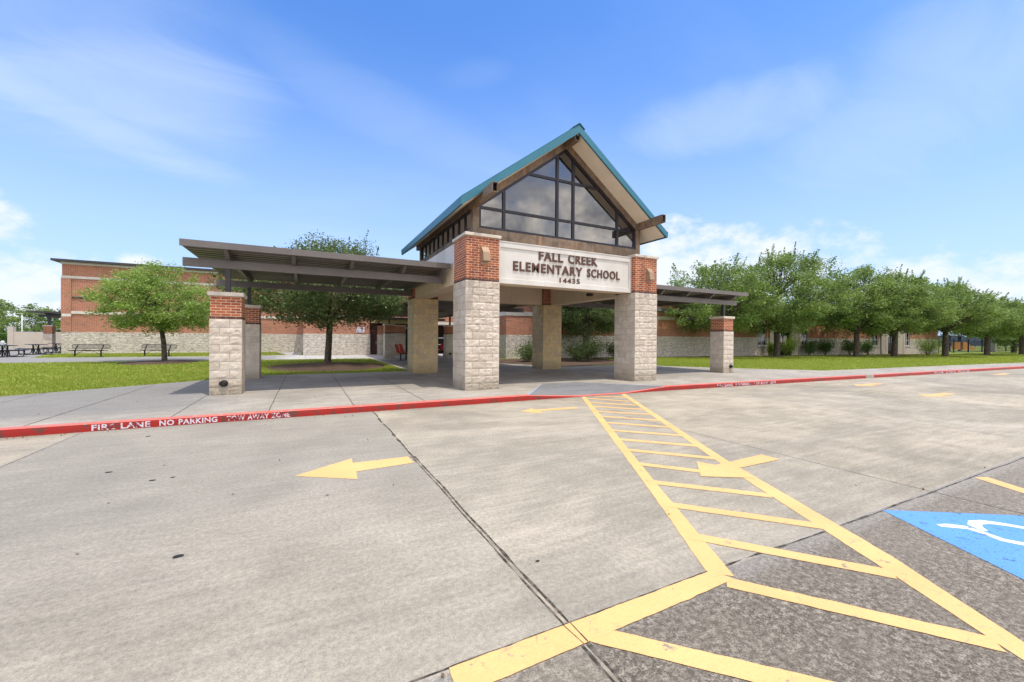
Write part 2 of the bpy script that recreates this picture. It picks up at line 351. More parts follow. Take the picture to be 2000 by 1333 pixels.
M_black = plain('black_coated_metal', (0.018, 0.018, 0.022), 0.45, 0.1, var=0.2, scale=6)
M_rededge = plain('red_plastic', (0.52, 0.025, 0.03), 0.4, var=0.08, spec=0.5)
M_greywall = plain('grey_shingle', (0.17, 0.155, 0.16), 0.9, var=0.2, scale=3)
M_beige = plain('beige_render', (0.52, 0.46, 0.38), 0.9, var=0.07, scale=1)
M_orange = plain('orange_plastic', (0.62, 0.25, 0.04), 0.5, var=0.1)
M_navy = plain('navy_mesh', (0.03, 0.045, 0.09), 0.8, var=0.2, scale=2)
M_whitemetal = plain('white_metal', (0.62, 0.62, 0.62), 0.5, var=0.05)
M_bluesign = plain('blue_sign_face', (0.05, 0.09, 0.5), 0.5, var=0.04)
M_door = plain('dark_red_door', (0.055, 0.012, 0.014), 0.45, var=0.2, spec=0.5)
M_sill = plain('window_sill_stone', (0.58, 0.55, 0.50), 0.8)
M_bark = mat('bark', lambda t, p: (t.link(t.mix(t.smooth(t.noise(t.mapping(pos_vec(t), scale=(1, 1, 0.25)), 22, 5, 0.7), 0.35, 0.65), (0.045, 0.034, 0.025), (0.17, 0.135, 0.10)), p.inputs['Base Color']),
    p.inputs['Roughness'].__setattr__('default_value', 0.95), bump(t, p, t.noise(t.mapping(pos_vec(t), scale=(1, 1, 0.25)), 22, 5, 0.7), 0.02)))

def glass(name, tint, refl=0.14):
    def f(t, p):
        t.nt.nodes.remove(p)
        tr = t.n('ShaderNodeBsdfTransparent'); tr.inputs[0].default_value = (*tint, 1)
        gl = t.n('ShaderNodeBsdfGlossy'); gl.inputs['Roughness'].default_value = 0.02; gl.inputs[0].default_value = (0.92, 0.92, 0.95, 1)
        fr = t.n('ShaderNodeFresnel'); fr.inputs[0].default_value = 1.5
        mx = t.n('ShaderNodeMixShader'); t.link(t.math('ADD', fr.outputs[0], refl, clamp=True), mx.inputs[0])
        t.link(tr.outputs[0], mx.inputs[1]); t.link(gl.outputs[0], mx.inputs[2]); t.link(mx.outputs[0], t.out.inputs[0])
    mt = bpy.data.materials.new(name); mt.use_nodes = True
    t = NT(mt.node_tree); o = t.n('ShaderNodeOutputMaterial'); p = t.n('ShaderNodeBsdfPrincipled'); t.out = o
    f(t, p); return mt
M_glass = glass('tinted_glass', (0.12, 0.11, 0.125), 0.15)
M_darkglass = glass('dark_window_glass', (0.02, 0.02, 0.025), 0.03)

def leafmat(name, c1, c2, c3):
    mt = bpy.data.materials.new(name); mt.use_nodes = True
    t = NT(mt.node_tree); o = t.n('ShaderNodeOutputMaterial')
    at = t.n('ShaderNodeAttribute', _attribute_name='tint')
    big = t.noise(pos_vec(t), 0.9, 3, 0.6)
    c = t.mix(at.outputs['Fac'], c1, c2); c = t.mix(t.smooth(big, 0.42, 0.7, 0, 0.5), c, c3)
    d = t.n('ShaderNodeBsdfPrincipled'); t.link(c, d.inputs['Base Color']); d.inputs['Roughness'].default_value = 0.5; d.inputs['Specular IOR Level'].default_value = 0.4
    tr = t.n('ShaderNodeBsdfTranslucent'); t.link(t.mix(0.5, c, tuple(min(1, x * 1.9) for x in c2)), tr.inputs[0])
    mx = t.n('ShaderNodeMixShader'); mx.inputs[0].default_value = 0.32
    t.link(d.outputs[0], mx.inputs[1]); t.link(tr.outputs[0], mx.inputs[2]); t.link(mx.outputs[0], o.inputs[0])
    return mt
M_leaf = leafmat('oak_leaves', (0.052, 0.105, 0.023), (0.265, 0.365, 0.088), (0.22, 0.275, 0.062))
M_leaflight = leafmat('light_oak_leaves', (0.11, 0.185, 0.03), (0.33, 0.45, 0.10), (0.31, 0.35, 0.08))
M_leafshade = leafmat('shaded_oak_leaves', (0.045, 0.075, 0.024), (0.17, 0.23, 0.07), (0.14, 0.17, 0.05))  # darkened oak green: shade put into the leaf colour
M_shrub = leafmat('shrub_leaves', (0.05, 0.10, 0.025), (0.15, 0.26, 0.06), (0.10, 0.17, 0.04))
M_shrublight = leafmat('bright_shrub_leaves', (0.16, 0.26, 0.04), (0.34, 0.45, 0.09), (0.30, 0.36, 0.07))

def f_lawn(t, p):
    v = pos_vec(t); b = t.noise(v, 0.35, 5, 0.65, 0.5); f = t.noise(v, 12, 6, 0.75); g = t.noise(v, 70, 3, 0.7)
    c = t.mix(t.smooth(f, 0.35, 0.65), (0.135, 0.19, 0.02), (0.29, 0.36, 0.05))
    c = t.mix(t.smooth(b, 0.45, 0.68, 0, 0.6), c, (0.33, 0.34, 0.06))
    c = t.mix(t.smooth(t.noise(v, 0.8, 6, 0.7, 0.6), 0.6, 0.72, 0, 0.7), c, (0.36, 0.29, 0.13))
    c = t.mix(1.0, c, t_gray(t, t.smooth(g, 0.3, 0.7, 0.75, 1.15)), 'MULTIPLY')
    t.link(c, p.inputs['Base Color']); p.inputs['Roughness'].default_value = 0.9; bump(t, p, f, 0.03)
M_lawn = mat('lawn_turf', f_lawn)
M_blade = leafmat('grass_blades', (0.19, 0.255, 0.025), (0.36, 0.42, 0.06), (0.44, 0.40, 0.10))
def f_mulch(t, p):
    v = pos_vec(t); f = t.noise(v, 30, 5, 0.8); b = t.noise(v, 2, 4, 0.6)
    c = t.mix(t.smooth(f, 0.38, 0.62), (0.035, 0.022, 0.016), (0.17, 0.105, 0.068)); c = t.mix(t.smooth(b, 0.4, 0.65, 0, 0.4), c, (0.16, 0.11, 0.075))
    t.link(c, p.inputs['Base Color']); p.inputs['Roughness'].default_value = 0.95; bump(t, p, f, 0.04)
M_mulch = mat('bark_mulch', f_mulch)

# ------------------------------------------------------------------ mesh helpers
class MB:
    def __init__(s): s.v = []; s.f = []; s.t = []; s.sm = []
    def face(s, pts, tint=0.0, smooth=False):
        b = len(s.v); s.v.extend([tuple(p) for p in pts]); s.f.append(tuple(range(b, b + len(pts)))); s.t.append(tint); s.sm.append(smooth)
    def mesh(s, vs, fs, tint=0.0, smooth=False):
        b = len(s.v); s.v.extend([tuple(p) for p in vs])
        for f in fs: s.f.append(tuple(i + b for i in f)); s.t.append(tint); s.sm.append(smooth)
    def box(s, x0, x1, y0, y1, z0, z1, tint=0.0, bev=0.0):
        if x1 < x0: x0, x1 = x1, x0
        if y1 < y0: y0, y1 = y1, y0
        if bev <= 0:
            v = [(x0, y0, z0), (x1, y0, z0), (x1, y1, z0), (x0, y1, z0), (x0, y0, z1), (x1, y0, z1), (x1, y1, z1), (x0, y1, z1)]
            s.mesh(v, [(0, 3, 2, 1), (4, 5, 6, 7), (0, 1, 5, 4), (1, 2, 6, 5), (2, 3, 7, 6), (3, 0, 4, 7)], tint)
        else:
            b = bev; v = []
            for z, i in ((z0, b), (z0 + b, 0), (z1 - b, 0), (z1, b)):
                v += [(x0 + i, y0 + i, z), (x1 - i, y0 + i, z), (x1 - i, y1 - i, z), (x0 + i, y1 - i, z)]
            f = [(0, 3, 2, 1), (12, 13, 14, 15)]
            for l in range(3):
                a = l * 4
                for k in range(4): f.append((a + k, a + (k + 1) % 4, a + 4 + (k + 1) % 4, a + 4 + k))
            s.mesh(v, f, tint)
    def obox(s, c, ax, ay, az_, tint=0.0):
        """oriented box: centre and three half-axis vectors"""
        c, ax, ay, az_ = map(Vector, (c, ax, ay, az_))
        v = [c + sx * ax + sy * ay + sz * az_ for sz in (-1, 1) for sx, sy in ((-1, -1), (1, -1), (1, 1), (-1, 1))]
        s.mesh(v, [(0, 3, 2, 1), (4, 5, 6, 7), (0, 1, 5, 4), (1, 2, 6, 5), (2, 3, 7, 6), (3, 0, 4, 7)], tint)
    def beam(s, a, b, wd, h, tint=0.0):
        a, b = Vector(a), Vector(b); d = b - a; L = d.length; d.normalize()
        up = Vector((0, 0, 1)) if abs(d.z) < 0.99 else Vector((0, 1, 0))
        side = d.cross(up).normalized(); up = side.cross(d).normalized()
        s.obox((a + b) / 2, d * L / 2, side * wd / 2, up * h / 2, tint)
    def tube(s, pts, rad, n=8, cap=True, tint=0.0):
        pts = [Vector(p) for p in pts]; rr = rad if isinstance(rad, (list, tuple)) else [rad] * len(pts)
        b = len(s.v); ref = None
        for i, p in enumerate(pts):
            d = (pts[min(i + 1, len(pts) - 1)] - pts[max(i - 1, 0)]).normalized()
            if ref is None: ref = d.orthogonal().normalized()
            ref = (ref - d * ref.dot(d)).normalized(); sd_ = d.cross(ref)
            for k in range(n):
                a = 2 * math.pi * k / n; s.v.append(tuple(p + (ref * math.cos(a) + sd_ * math.sin(a)) * rr[i]))
        for i in range(len(pts) - 1):
            for k in range(n):
                s.f.append((b + i * n + k, b + i * n + (k + 1) % n, b + (i + 1) * n + (k + 1) % n, b + (i + 1) * n + k)); s.t.append(tint); s.sm.append(True)
        if cap:
            s.f.append(tuple(b + k for k in range(n))[::-1]); s.t.append(tint); s.sm.append(False)
            e = b + (len(pts) - 1) * n; s.f.append(tuple(e + k for k in range(n))); s.t.append(tint); s.sm.append(False)
    def prism(s, poly, axis, a, b, tint=0.0):
        """extrude a 2-D polygon along x ('x': poly=(y,z)), y ('y': poly=(x,z)) or z"""
        def P(q, t):
            return (t, q[0], q[1]) if axis == 'x' else ((q[0], t, q[1]) if axis == 'y' else (q[0], q[1], t))
        n = len(poly); v = [P(q, a) for q in poly] + [P(q, b) for q in poly]
        s.mesh(v, [tuple(range(n))[::-1], tuple(range(n, 2 * n))] + [(i, (i + 1) % n, n + (i + 1) % n, n + i) for i in range(n)], tint)
    def build(s, name, material, parent=None, off=None, attr=False):
        me = bpy.data.meshes.new(name)
        ox = Vector(off) if off is not None else (Vector(parent.get('_o', (0, 0, 0))) if parent is not None else Vector((0, 0, 0)))
        me.from_pydata([(x - ox.x, y - ox.y, z - ox.z) for x, y, z in s.v], [], s.f)
        me.update()
        nl = len(me.loops); uv = me.uv_layers.new(name='UVMap')
        vi = np.empty(nl, np.int32); me.loops.foreach_get('vertex_index', vi)
        co = np.array(s.v, np.float64)[vi]
        nf = len(me.polygons); tot = np.empty(nf, np.int32); me.polygons.foreach_get('loop_total', tot)
        nr = np.empty(nf * 3, np.float32); me.polygons.foreach_get('normal', nr); nr = np.abs(nr.reshape(-1, 3)); nr = np.repeat(nr, tot, axis=0)
        u = np.where(nr[:, 0] > np.maximum(nr[:, 1], nr[:, 2]), co[:, 1], co[:, 0])
        v = np.where(nr[:, 2] > np.maximum(nr[:, 0], nr[:, 1]), co[:, 1], co[:, 2])
        uv.data.foreach_set('uv', np.stack([u + 50, v + 50], 1).astype(np.float32).ravel())
        me.polygons.foreach_set('use_smooth', np.array(s.sm, bool))
        if attr:
            a = me.attributes.new('tint', 'FLOAT', 'FACE'); a.data.foreach_set('value', np.array(s.t, np.float32))
        me.materials.append(material)
        o = bpy.data.objects.new(name, me); COL.objects.link(o)
        if parent is not None: o.parent = parent
        else: o.location = ox
        return o

def tag(o, label=None, cat=None, group=None, kind=None):
    if label: o['label'] = label
    if cat: o['category'] = cat
    if group: o['group'] = group
    if kind: o['kind'] = kind
    return o
ORG = {}
class Thing:
    pass
def thing(name, label, cat, loc=(0, 0, 0), rz=0.0, group=None, baked=True):
    """Empty at the base. baked: parts are given in world coordinates (rz must be 0)."""
    o = bpy.data.objects.new(name, None); COL.objects.link(o); o.location = loc; o.rotation_euler = (0, 0, rz)
    o.empty_display_size = 0.3
    ORG[o.name] = Vector(loc) if baked else Vector((0, 0, 0))
    return tag(o, label, cat, group)
def part(mb, name, material, parent, attr=False):
    """part or sub-part of a thing"""
    root = parent
    while root.parent is not None: root = root.parent
    return mb.build(name, material, parent, off=ORG[root.name], attr=attr)
def copy_tree(o, parent=None):
    c = o.copy(); COL.objects.link(c)
    if parent is not None: c.parent = parent
    else: ORG[c.name] = ORG[o.name]
    for ch in list(o.children): copy_tree(ch, c)
    return c
def B(*a, **k):
    mb = MB(); mb.box(*a, **k); return mb
def struct(mb, name, material):
    return tag(mb.build(name, material), kind='structure')

def text_mesh(s, x0, x1, z0, z1, y, depth, name, material, parent, bold=0.0, spacing=1.0):
    """raised lettering on a plane facing -Y, fitted to a rectangle"""
    cu = bpy.data.curves.new('txt', 'FONT'); cu.body = s; cu.size = 1; cu.extrude = 0.5; cu.offset = bold; cu.resolution_u = 3
    cu.space_character = spacing; cu.space_word = 1.25
    ob = bpy.data.objects.new('txt', cu); COL.objects.link(ob); bpy.context.view_layer.update()
    dg = bpy.context.evaluated_depsgraph_get(); me = bpy.data.meshes.new_from_object(ob.evaluated_get(dg))
    bpy.data.objects.remove(ob); bpy.data.curves.remove(cu)
    co = np.empty(len(me.vertices) * 3, np.float32); me.vertices.foreach_get('co', co); co = co.reshape(-1, 3)
    mn, mx = co.min(0), co.max(0)
    px = x0 + (co[:, 0] - mn[0]) / (mx[0] - mn[0]) * (x1 - x0); pz = z0 + (co[:, 1] - mn[1]) / (mx[1] - mn[1]) * (z1 - z0)
    py = y - (co[:, 2] - mn[2]) / (mx[2] - mn[2]) * depth
    root = parent
    while root is not None and root.parent is not None: root = root.parent
    of = ORG[root.name] if root is not None else Vector((0, 0, 0))
    me.vertices.foreach_set('co', np.stack([px - of.x, py - of.y, pz - of.z], 1).astype(np.float32).ravel())
    me.materials.clear(); me.materials.append(material); me.update(); me.name = name
    o = bpy.data.objects.new(name, me); COL.objects.link(o); o.parent = parent
    return o

# ------------------------------------------------------------------ ground, road, walks
rnd = random.Random(7)
SW = 0.13
mb = MB(); mb.face([(-400, -300, 0), (400, -300, 0), (400, -8, 0), (110, 5.1, 0), (60, 7.1, 0), (38, 7.96, 0), (21.6, 8.6, 0), (10, 9.06, 0), (-400, 9.06, 0)]); struct(mb, 'road', M_road)
mb = MB(); mb.face([(-500, 11.16, 0.118), (500, 11.16, 0.118), (500, 600, 0.118), (-500, 600, 0.118)])
mb.face([(22.05, 8.7, 0.118), (38, 8.05, 0.118), (60, 7.2, 0.118), (110, 5.2, 0.118), (400, -7.9, 0.118), (500, 0, 0.118), (500, 11.158, 0.118), (22.05, 11.158, 0.118)])
mb.face([(-500, 9.2, 0.118), (-16.2, 9.2, 0.118), (-16.2, 11.158, 0.118), (-500, 11.158, 0.118)]); struct(mb, 'lawn', M_lawn)
KP = [(-60, 9.0), (10, 9.0), (21.6, 8.50), (38.0, 7.86), (60, 7.0), (110, 5.0)]
def kerb_y(x):
    for (x0, y0), (x1, y1) in zip(KP, KP[1:]):
        if x <= x1: return y0 + (y1 - y0) * (x - x0) / (x1 - x0)
    return KP[-1][1]
# sidewalk
mb = MB(); z = SW
A_, B_, C_, D_ = (5.1, 9.15), (6.75, 11.15), (8.05, 11.15), (9.85, 9.15)
def poly(pts, z): mb.face([(x, y, z) for x, y in pts])
poly([(-60, 9.15), A_, B_, (-60, 11.15)][:4], z)
poly([D_, (22, 8.64), (22, 11.15), C_], z)
poly([(22, 8.64), (38, 8.01), (60, 7.15), (110, 5.15), (110, 7.2), (60, 8.95), (44.8, 9.35), (30, 10.25), (22.3, 10.66), (22, 11.15)][:10], z)
poly([(-60, 11.15), (-6.33, 11.15), (-6.33, 13.83), (-12, 11.3)][:4], z) if False else None
poly([(-16, 11.15), (22, 11.15), (20.2, 12.7), (17.4, 16.0), (17.4, 17.55), (-1.55, 17.65), (-3.1, 16.35), (-6.33, 13.83), (-10.5, 12.2)], z)
poly([(4.0, 17.55), (11.6, 17.6), (11.2, 19.0), (10.0, 21.5), (9.9, 29.0), (4.0, 29.0)], z)
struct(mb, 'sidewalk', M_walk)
mb = MB(); z = 0.1305
poly([(-40, 30.6), (-14, 30.15), (4.0, 29.2), (4.0, 29.005), (11.5, 29.005), (11.5, 36.2), (-1.1, 36.6), (-1.3, 37.1), (-6.5, 36.3), (-15.5, 36.75), (-40, 37.2)], z)
poly([(-1.3, 36.6), (-0.3, 36.6), (-0.3, 43.8), (-2.4, 43.8)], z + 0.002)
poly([(-60, 37.2), (-15.5, 36.76), (-17.6, 44), (-17.6, 70), (-60, 70)], z)
struct(mb, 'path', M_path)
mb = MB()
P1, P2 = (6.66, 9.06), (8.25, 9.06)
mb.face([(*P1, 0.018), (*P2, 0.018), (8.05, 11.15, SW), (6.75, 11.15, SW)])
mb.face([(5.1, 9.06, SW), (*P1, 0.018), (6.75, 11.15, SW)]); mb.face([(*P2, 0.018), (9.85, 9.06, SW), (8.05, 11.15, SW)])
struct(mb, 'curb_ramp', M_ramp)
# kerb: painted body in sections
def kerb_h(x):
    if x < 5.0 or x > 9.95: return SW
    if x < 6.66: return SW + (0.018 - SW) * (x - 5.0) / 1.66
    if x > 8.25: return 0.018 + (SW - 0.018) * (x - 8.25) / 1.7
    return 0.018
def kerb_seg(mb, xs, top=False):
    pr = []
    for x in xs:
        y = kerb_y(x); h = kerb_h(x) + 0.003
        dy = 0.003 * noise.noise((x * 3, 0, 5)); pr.append([(x, y + dy - 0.004, -0.002), (x, y + dy - 0.004, 0.5 * h), (x, y + dy, h - 0.012), (x, y + 0.012 + dy, h), (x, y + 0.155, h)])
    b = len(mb.v)
    for q in pr: mb.v.extend(q)
    for i in range(len(pr) - 1):
        for k in ((2, 3) if top else (0, 1)):
            mb.f.append((b + i * 5 + k, b + (i + 1) * 5 + k, b + (i + 1) * 5 + k + 1, b + i * 5 + k + 1)); mb.t.append(0); mb.sm.append(False)
mb = MB()
kerb_seg(mb, [-60, -40, -25] + [-20 + i * 0.25 for i in range(165)])
kerb_seg(mb, [21.6 + i * 1.0 for i in range(89)])
struct(mb, 'curb', M_red)
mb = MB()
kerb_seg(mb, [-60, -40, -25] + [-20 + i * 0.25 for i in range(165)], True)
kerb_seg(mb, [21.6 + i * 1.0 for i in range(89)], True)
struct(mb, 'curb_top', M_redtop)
mb = MB(); kerb_seg(mb, [21.0, 21.2, 21.41, 21.6]); kerb_seg(mb, [21.0, 21.2, 21.41, 21.6], True); struct(mb, 'curb', M_walk)

# joints and cracks
def wob_strip(mb, p0, p1, wdt, z, amp=0.006, step=0.12, seed=0, wv=0.35):
    p0, p1 = Vector((*p0, 0)), Vector((*p1, 0)); d = p1 - p0; L = d.length; d /= L; n = Vector((-d.y, d.x, 0)); k = max(2, int(L / step)); pr = []
    for i in range(k + 1):
        s = L * i / k; c = p0 + d * s + n * amp * 2 * noise.noise((s * 1.3, seed, 0)); hw = wdt / 2 * (1 + wv * 2 * noise.noise((s * 5, seed, 3)))
        pr.append((c - n * hw, c + n * hw))
    b = len(mb.v)
    for a, c in pr: mb.v.extend([(a.x, a.y, z), (c.x, c.y, z)])
    for i in range(k): mb.f.append((b + 2 * i, b + 2 * i + 2, b + 2 * i + 3, b + 2 * i + 1)); mb.t.append(0); mb.sm.append(False)
mb = MB()
wob_strip(mb, (1.27, 8.98), (1.27, 5.3), 0.026, 0.0016, 0.012, 0.05, 1, 0.9)
wob_strip(mb, (1.288, 5.35), (1.308, -8), 0.019, 0.0016, 0.007, 0.04, 2, 0.7)
wob_strip(mb, (1.254, 5.3), (1.268, -8), 0.012, 0.0016, 0.007, 0.04, 2, 0.9)
for x0 in (-3.2, 5.82): wob_strip(mb, (x0, 8.98), (x0, 1.84), 0.009, 0.0016, 0.005, 0.1, x0)
for x0 in (-7.75, 10.4, 15.0, 19.5, 24.0, 28.6): wob_strip(mb, (x0, 8.2), (x0, -8), 0.010, 0.0016, 0.005, 0.2, x0)
wob_strip(mb, (5.82, 1.84), (5.9, -8), 0.010, 0.0016, 0.005, 0.1, 4.4)
wob_strip(mb, (-40, 1.845), (2.5, 1.84), 0.010, 0.0022, 0.0016, 0.08, 11)
wob_strip(mb, (2.5, 1.83), (4.7, 1.79), 0.015, 0.0022, 0.008, 0.04, 12, 0.9)
wob_strip(mb, (4.7, 1.79), (40, 1.62), 0.013, 0.0022, 0.008, 0.08, 13, 0.9)
struct(mb, 'pavement_joint', M_joint)
mb = MB(); wob_strip(mb, (1.271, 5.3), (1.289, -8), 0.022, 0.0012, 0.007, 0.05, 2, 0.3); struct(mb, 'joint_filler', M_filler)
mb = MB(); wob_strip(mb, (1.30, 1.84), (1.30, 1.68), 0.006, 0.0075, 0.003, 0.01, 5, 0.9); wob_strip(mb, (1.255, 1.835), (1.275, 1.67), 0.004, 0.0075, 0.004, 0.01, 6, 0.9)
wob_strip(mb, (2.42, 1.838), (0.62, 1.839), 0.004, 0.0076, 0.004, 0.02, 7, 0.9); struct(mb, 'paint_crack', M_joint)
mb = MB()
for x0 in (-12.6, -10.8, -9.0, -5.72, -3.95, -2.12): wob_strip(mb, (x0, 9.16), (x0 - 0.02, 12.6 if x0 < -6 else 15.5), 0.012, SW + 0.004, 0.003, 0.2, x0)
for x0 in (-0.63, 0.92, 2.43): wob_strip(mb, (x0, 9.16), (x0, 17.5), 0.013, SW + 0.004, 0.005, 0.1, x0, 0.6)
for x0 in (4.0, 5.55, 7.1, 8.65): wob_strip(mb, (x0, 11.2), (x0, 17.5), 0.011, SW + 0.004, 0.003, 0.2, x0)
for x0 in (11.9, 13.6, 15.3, 17.0, 18.7): wob_strip(mb, (x0, 9.2), (x0, min(15.6, 17.4 - 0.9 * max(0, x0 - 16))), 0.011, SW + 0.004, 0.003, 0.2, x0)
for x0 in range(22, 46, 2): wob_strip(mb, (x0, kerb_y(x0) + 0.17), (x0, kerb_y(x0) + 1.75), 0.012, SW + 0.004, 0.002, 0.3, x0)
wob_strip(mb, (-2.1, 14.4), (16.0, 14.2), 0.009, SW + 0.0045, 0.003, 0.3, 77)
for x0 in (-12, -10, -8, -6, -4, -2, 0, 2): wob_strip(mb, (x0, 30.3), (x0, 36.2), 0.014, SW + 0.006, 0.003, 0.4, x0)
struct(mb, 'sidewalk_joint', M_joint)
# dark gum spots, leaves, chips that lie on the road
mb = MB()
for x, y, r in ((-0.80, 3.63, 0.032), (-2.0, 6.22, 0.03), (-1.47, 5.67, 0.028), (-1.3, 5.70, 0.02), (-2.18, 8.2, 0.03), (1.457, 2.453, 0.014), (0.2, 4.4, 0.012), (2.2, 4.0, 0.01), (2.9, 2.6, 0.012)):
    n = 9; mb.face([(x + r * (1 + 0.3 * rnd.random()) * math.cos(6.283 * k / n), y + 0.7 * r * (1 + 0.3 * rnd.random()) * math.sin(6.283 * k / n), 0.004) for k in range(n)])
struct(mb, 'tar_spot', M_castiron)

# ------------------------------------------------------------------ road markings
def edge_poly(pts, z, jit=0.006, step=0.06, seed=0):
    """flat painted polygon with slightly ragged edges (fan from its centre is avoided: ngon)"""
    out_ = []
    n = len(pts)
    for i in range(n):
        a = Vector((*pts[i], 0)); b = Vector((*pts[(i + 1) % n], 0)); L = (b - a).length; k = max(1, int(L / step)); d = (b - a) / L; nn = Vector((-d.y, d.x, 0))
        for j in range(k):
            s = j / k; q = a + (b - a) * s
            if j: q = q + nn * jit * (noise.noise((q.x * 9, q.y * 9, seed)) + 0.6 * noise.noise((q.x * 40, q.y * 40, seed)))
            out_.append((q.x, q.y, z))
    return out_
ZM = 0.0032
mb = MB()
mb.face(edge_poly([(6.64, 8.93), (3.17, 3.083), (2.41, 1.835), (2.53, 1.72), (3.29, 3.035), (6.78, 8.93)], ZM, seed=1))
mb.face(edge_poly([(8.04, 8.95), (4.70, 3.41), (3.56, 1.36), (3.26, 0.84), (0.9, -3.2), (1.05, -3.25), (3.33, 0.67), (3.80, 1.38), (4.86, 3.40), (8.17, 8.93)], ZM, seed=2))
bars = [((6.628, 8.654), (7.25, 7.823)), ((6.245, 8.051), (6.953, 7.308)), ((5.958, 7.56), (6.69, 6.812)), ((5.623, 7.002), (6.405, 6.266)), ((5.342, 6.511), (6.09, 5.711)),
        ((5.029, 5.98), (5.784, 5.203)), ((4.696, 5.433), (5.454, 4.669)), ((4.358, 4.906), (5.126, 4.122)), ((4.043, 4.392), (4.789, 3.593)), ((3.711, 3.846), (4.468, 2.955)),
        ((3.403, 3.252), (4.142, 2.49)), ((3.08, 2.739), (3.844, 1.898)), ((2.761, 2.201), (3.488, 1.295)), ((2.461, 1.654), (3.164, 0.755)), ((1.365, 1.711), (2.9, 0.13))]
bars += [((7.1, 8.86), (7.75, 8.36))]
for i, (a, b) in enumerate(bars):
    a, b = Vector((*a, 0)), Vector((*b, 0)); d = (b - a).normalized(); n = Vector((-d.y, d.x, 0)); a = a - d * 0.06; b = b + d * 0.04
    hw = 0.060 + 0.006 * noise.noise((i * 3.1, 0, 0))
    q = [a - n * hw, b - n * hw, b + n * hw, a + n * hw]
    mb.face(edge_poly([(p.x, p.y) for p in q], ZM + 0.0009 + i * 0.00003, 0.005, 0.05, i + 5))
struct(mb, 'crosswalk_marking', M_yellow)
mb = MB(); mb.face(edge_poly([(0.61, 1.835), (2.44, 1.835), (2.50, 1.70), (1.9, 1.688), (0.60, 1.668)], ZM + 0.0022, 0.007, 0.04, 31)); struct(mb, 'stop_line_marking', M_yellow)
mb = MB(); mb.face(edge_poly([(-0.10, 5.166), (0.538, 5.609), (0.53, 5.394), (1.205, 5.381), (1.215, 5.083), (0.534, 5.038), (0.513, 4.76)], ZM, 0.006, 0.05, 41))
struct(mb, 'arrow_marking', M_yellow)
mb = MB(); mb.face(edge_poly([(4.113, 7.678), (4.517, 7.92), (4.514, 7.735), (5.516, 7.684), (5.509, 7.498), (4.535, 7.552), (4.424, 7.30)], ZM, 0.006, 0.05, 42)); struct(mb, 'arrow_marking', M_yellow)
mb = MB(); mb.face(edge_poly([(4.03, 3.16), (4.47, 3.57), (4.56, 3.37), (5.547, 3.402), (5.542, 3.158), (4.70, 3.16), (4.53, 2.85)], ZM + 0.0030, 0.006, 0.05, 43)); struct(mb, 'arrow_marking', M_yellow)
for x, y in ((15.7, 5.0), (17.2, 7.25), (29.4, 6.9)):
    mb = MB(); mb.face(edge_poly([(x, y), (x + 0.6, y + 0.36), (x + 0.6, y + 0.13), (x + 1.7, y + 0.13), (x + 1.7, y - 0.13), (x + 0.6, y - 0.13), (x + 0.6, y - 0.36)], ZM, 0.01, 0.2, x)); struct(mb, 'arrow_marking', M_yellow)
mb = MB(); mb.face(edge_poly([(6.86, 1.76), (7.02, 1.70), (4.85, -1.9), (4.70, -1.83)], ZM, 0.006, 0.06, 51)); mb.face(edge_poly([(10.2, 1.70), (10.34, 1.64), (8.2, -1.9), (8.05, -1.85)], ZM, 0.006, 0.06, 52))
struct(mb, 'parking_line_marking', M_yellow)
# blue accessible bay square with the white wheelchair symbol
Q0 = Vector((4.754, 1.798, 0)); QU = Vector((5.766 - 4.754, 1.172 - 1.798, 0)).normalized(); QV = Vector((4.21 - 4.754, 0.852 - 1.798, 0)).normalized(); SQ = 1.52
def QP(u, v): p = Q0 + QU * u + QV * v; return (p.x, p.y)
mb = MB(); mb.face(edge_poly([QP(0, 0), QP(SQ, 0), QP(SQ, SQ), QP(0, SQ)], ZM, 0.004, 0.05, 61)); struct(mb, 'accessible_bay_marking', M_blue)
def stroke(mb, pts, wd, z):
    pts = [Vector((*p, 0)) for p in pts]; L, R_ = [], []
    for i, p in enumerate(pts):
        d = (pts[min(i + 1, len(pts) - 1)] - pts[max(i - 1, 0)]).normalized(); n = Vector((-d.y, d.x, 0)); w_ = (wd[i] if isinstance(wd, (list, tuple)) else wd) * 1.5
        L.append(p + n * w_ / 2); R_.append(p - n * w_ / 2)
    for i in range(len(pts) - 1): mb.face([(q.x, q.y, z) for q in (L[i], L[i + 1], R_[i + 1], R_[i])])
mb = MB()
stroke(mb, [(4.79, 1.43), (4.87, 1.385), (4.95, 1.31), (4.94, 1.22), (4.90, 1.10), (4.95, 1.0), (5.06, 0.93), (5.18, 0.93)], [0.03, 0.05, 0.05, 0.04, 0.05, 0.05, 0.05, 0.03], ZM + 0.0012)
stroke(mb, [(5.00, 1.22), (5.06, 1.29), (5.15, 1.315), (5.25, 1.28), (5.32, 1.20), (5.38, 1.10), (5.39, 1.0)], [0.03, 0.06, 0.055, 0.05, 0.045, 0.04, 0.04], ZM + 0.0012)
struct(mb, 'wheelchair_symbol_marking', M_whitepaint)

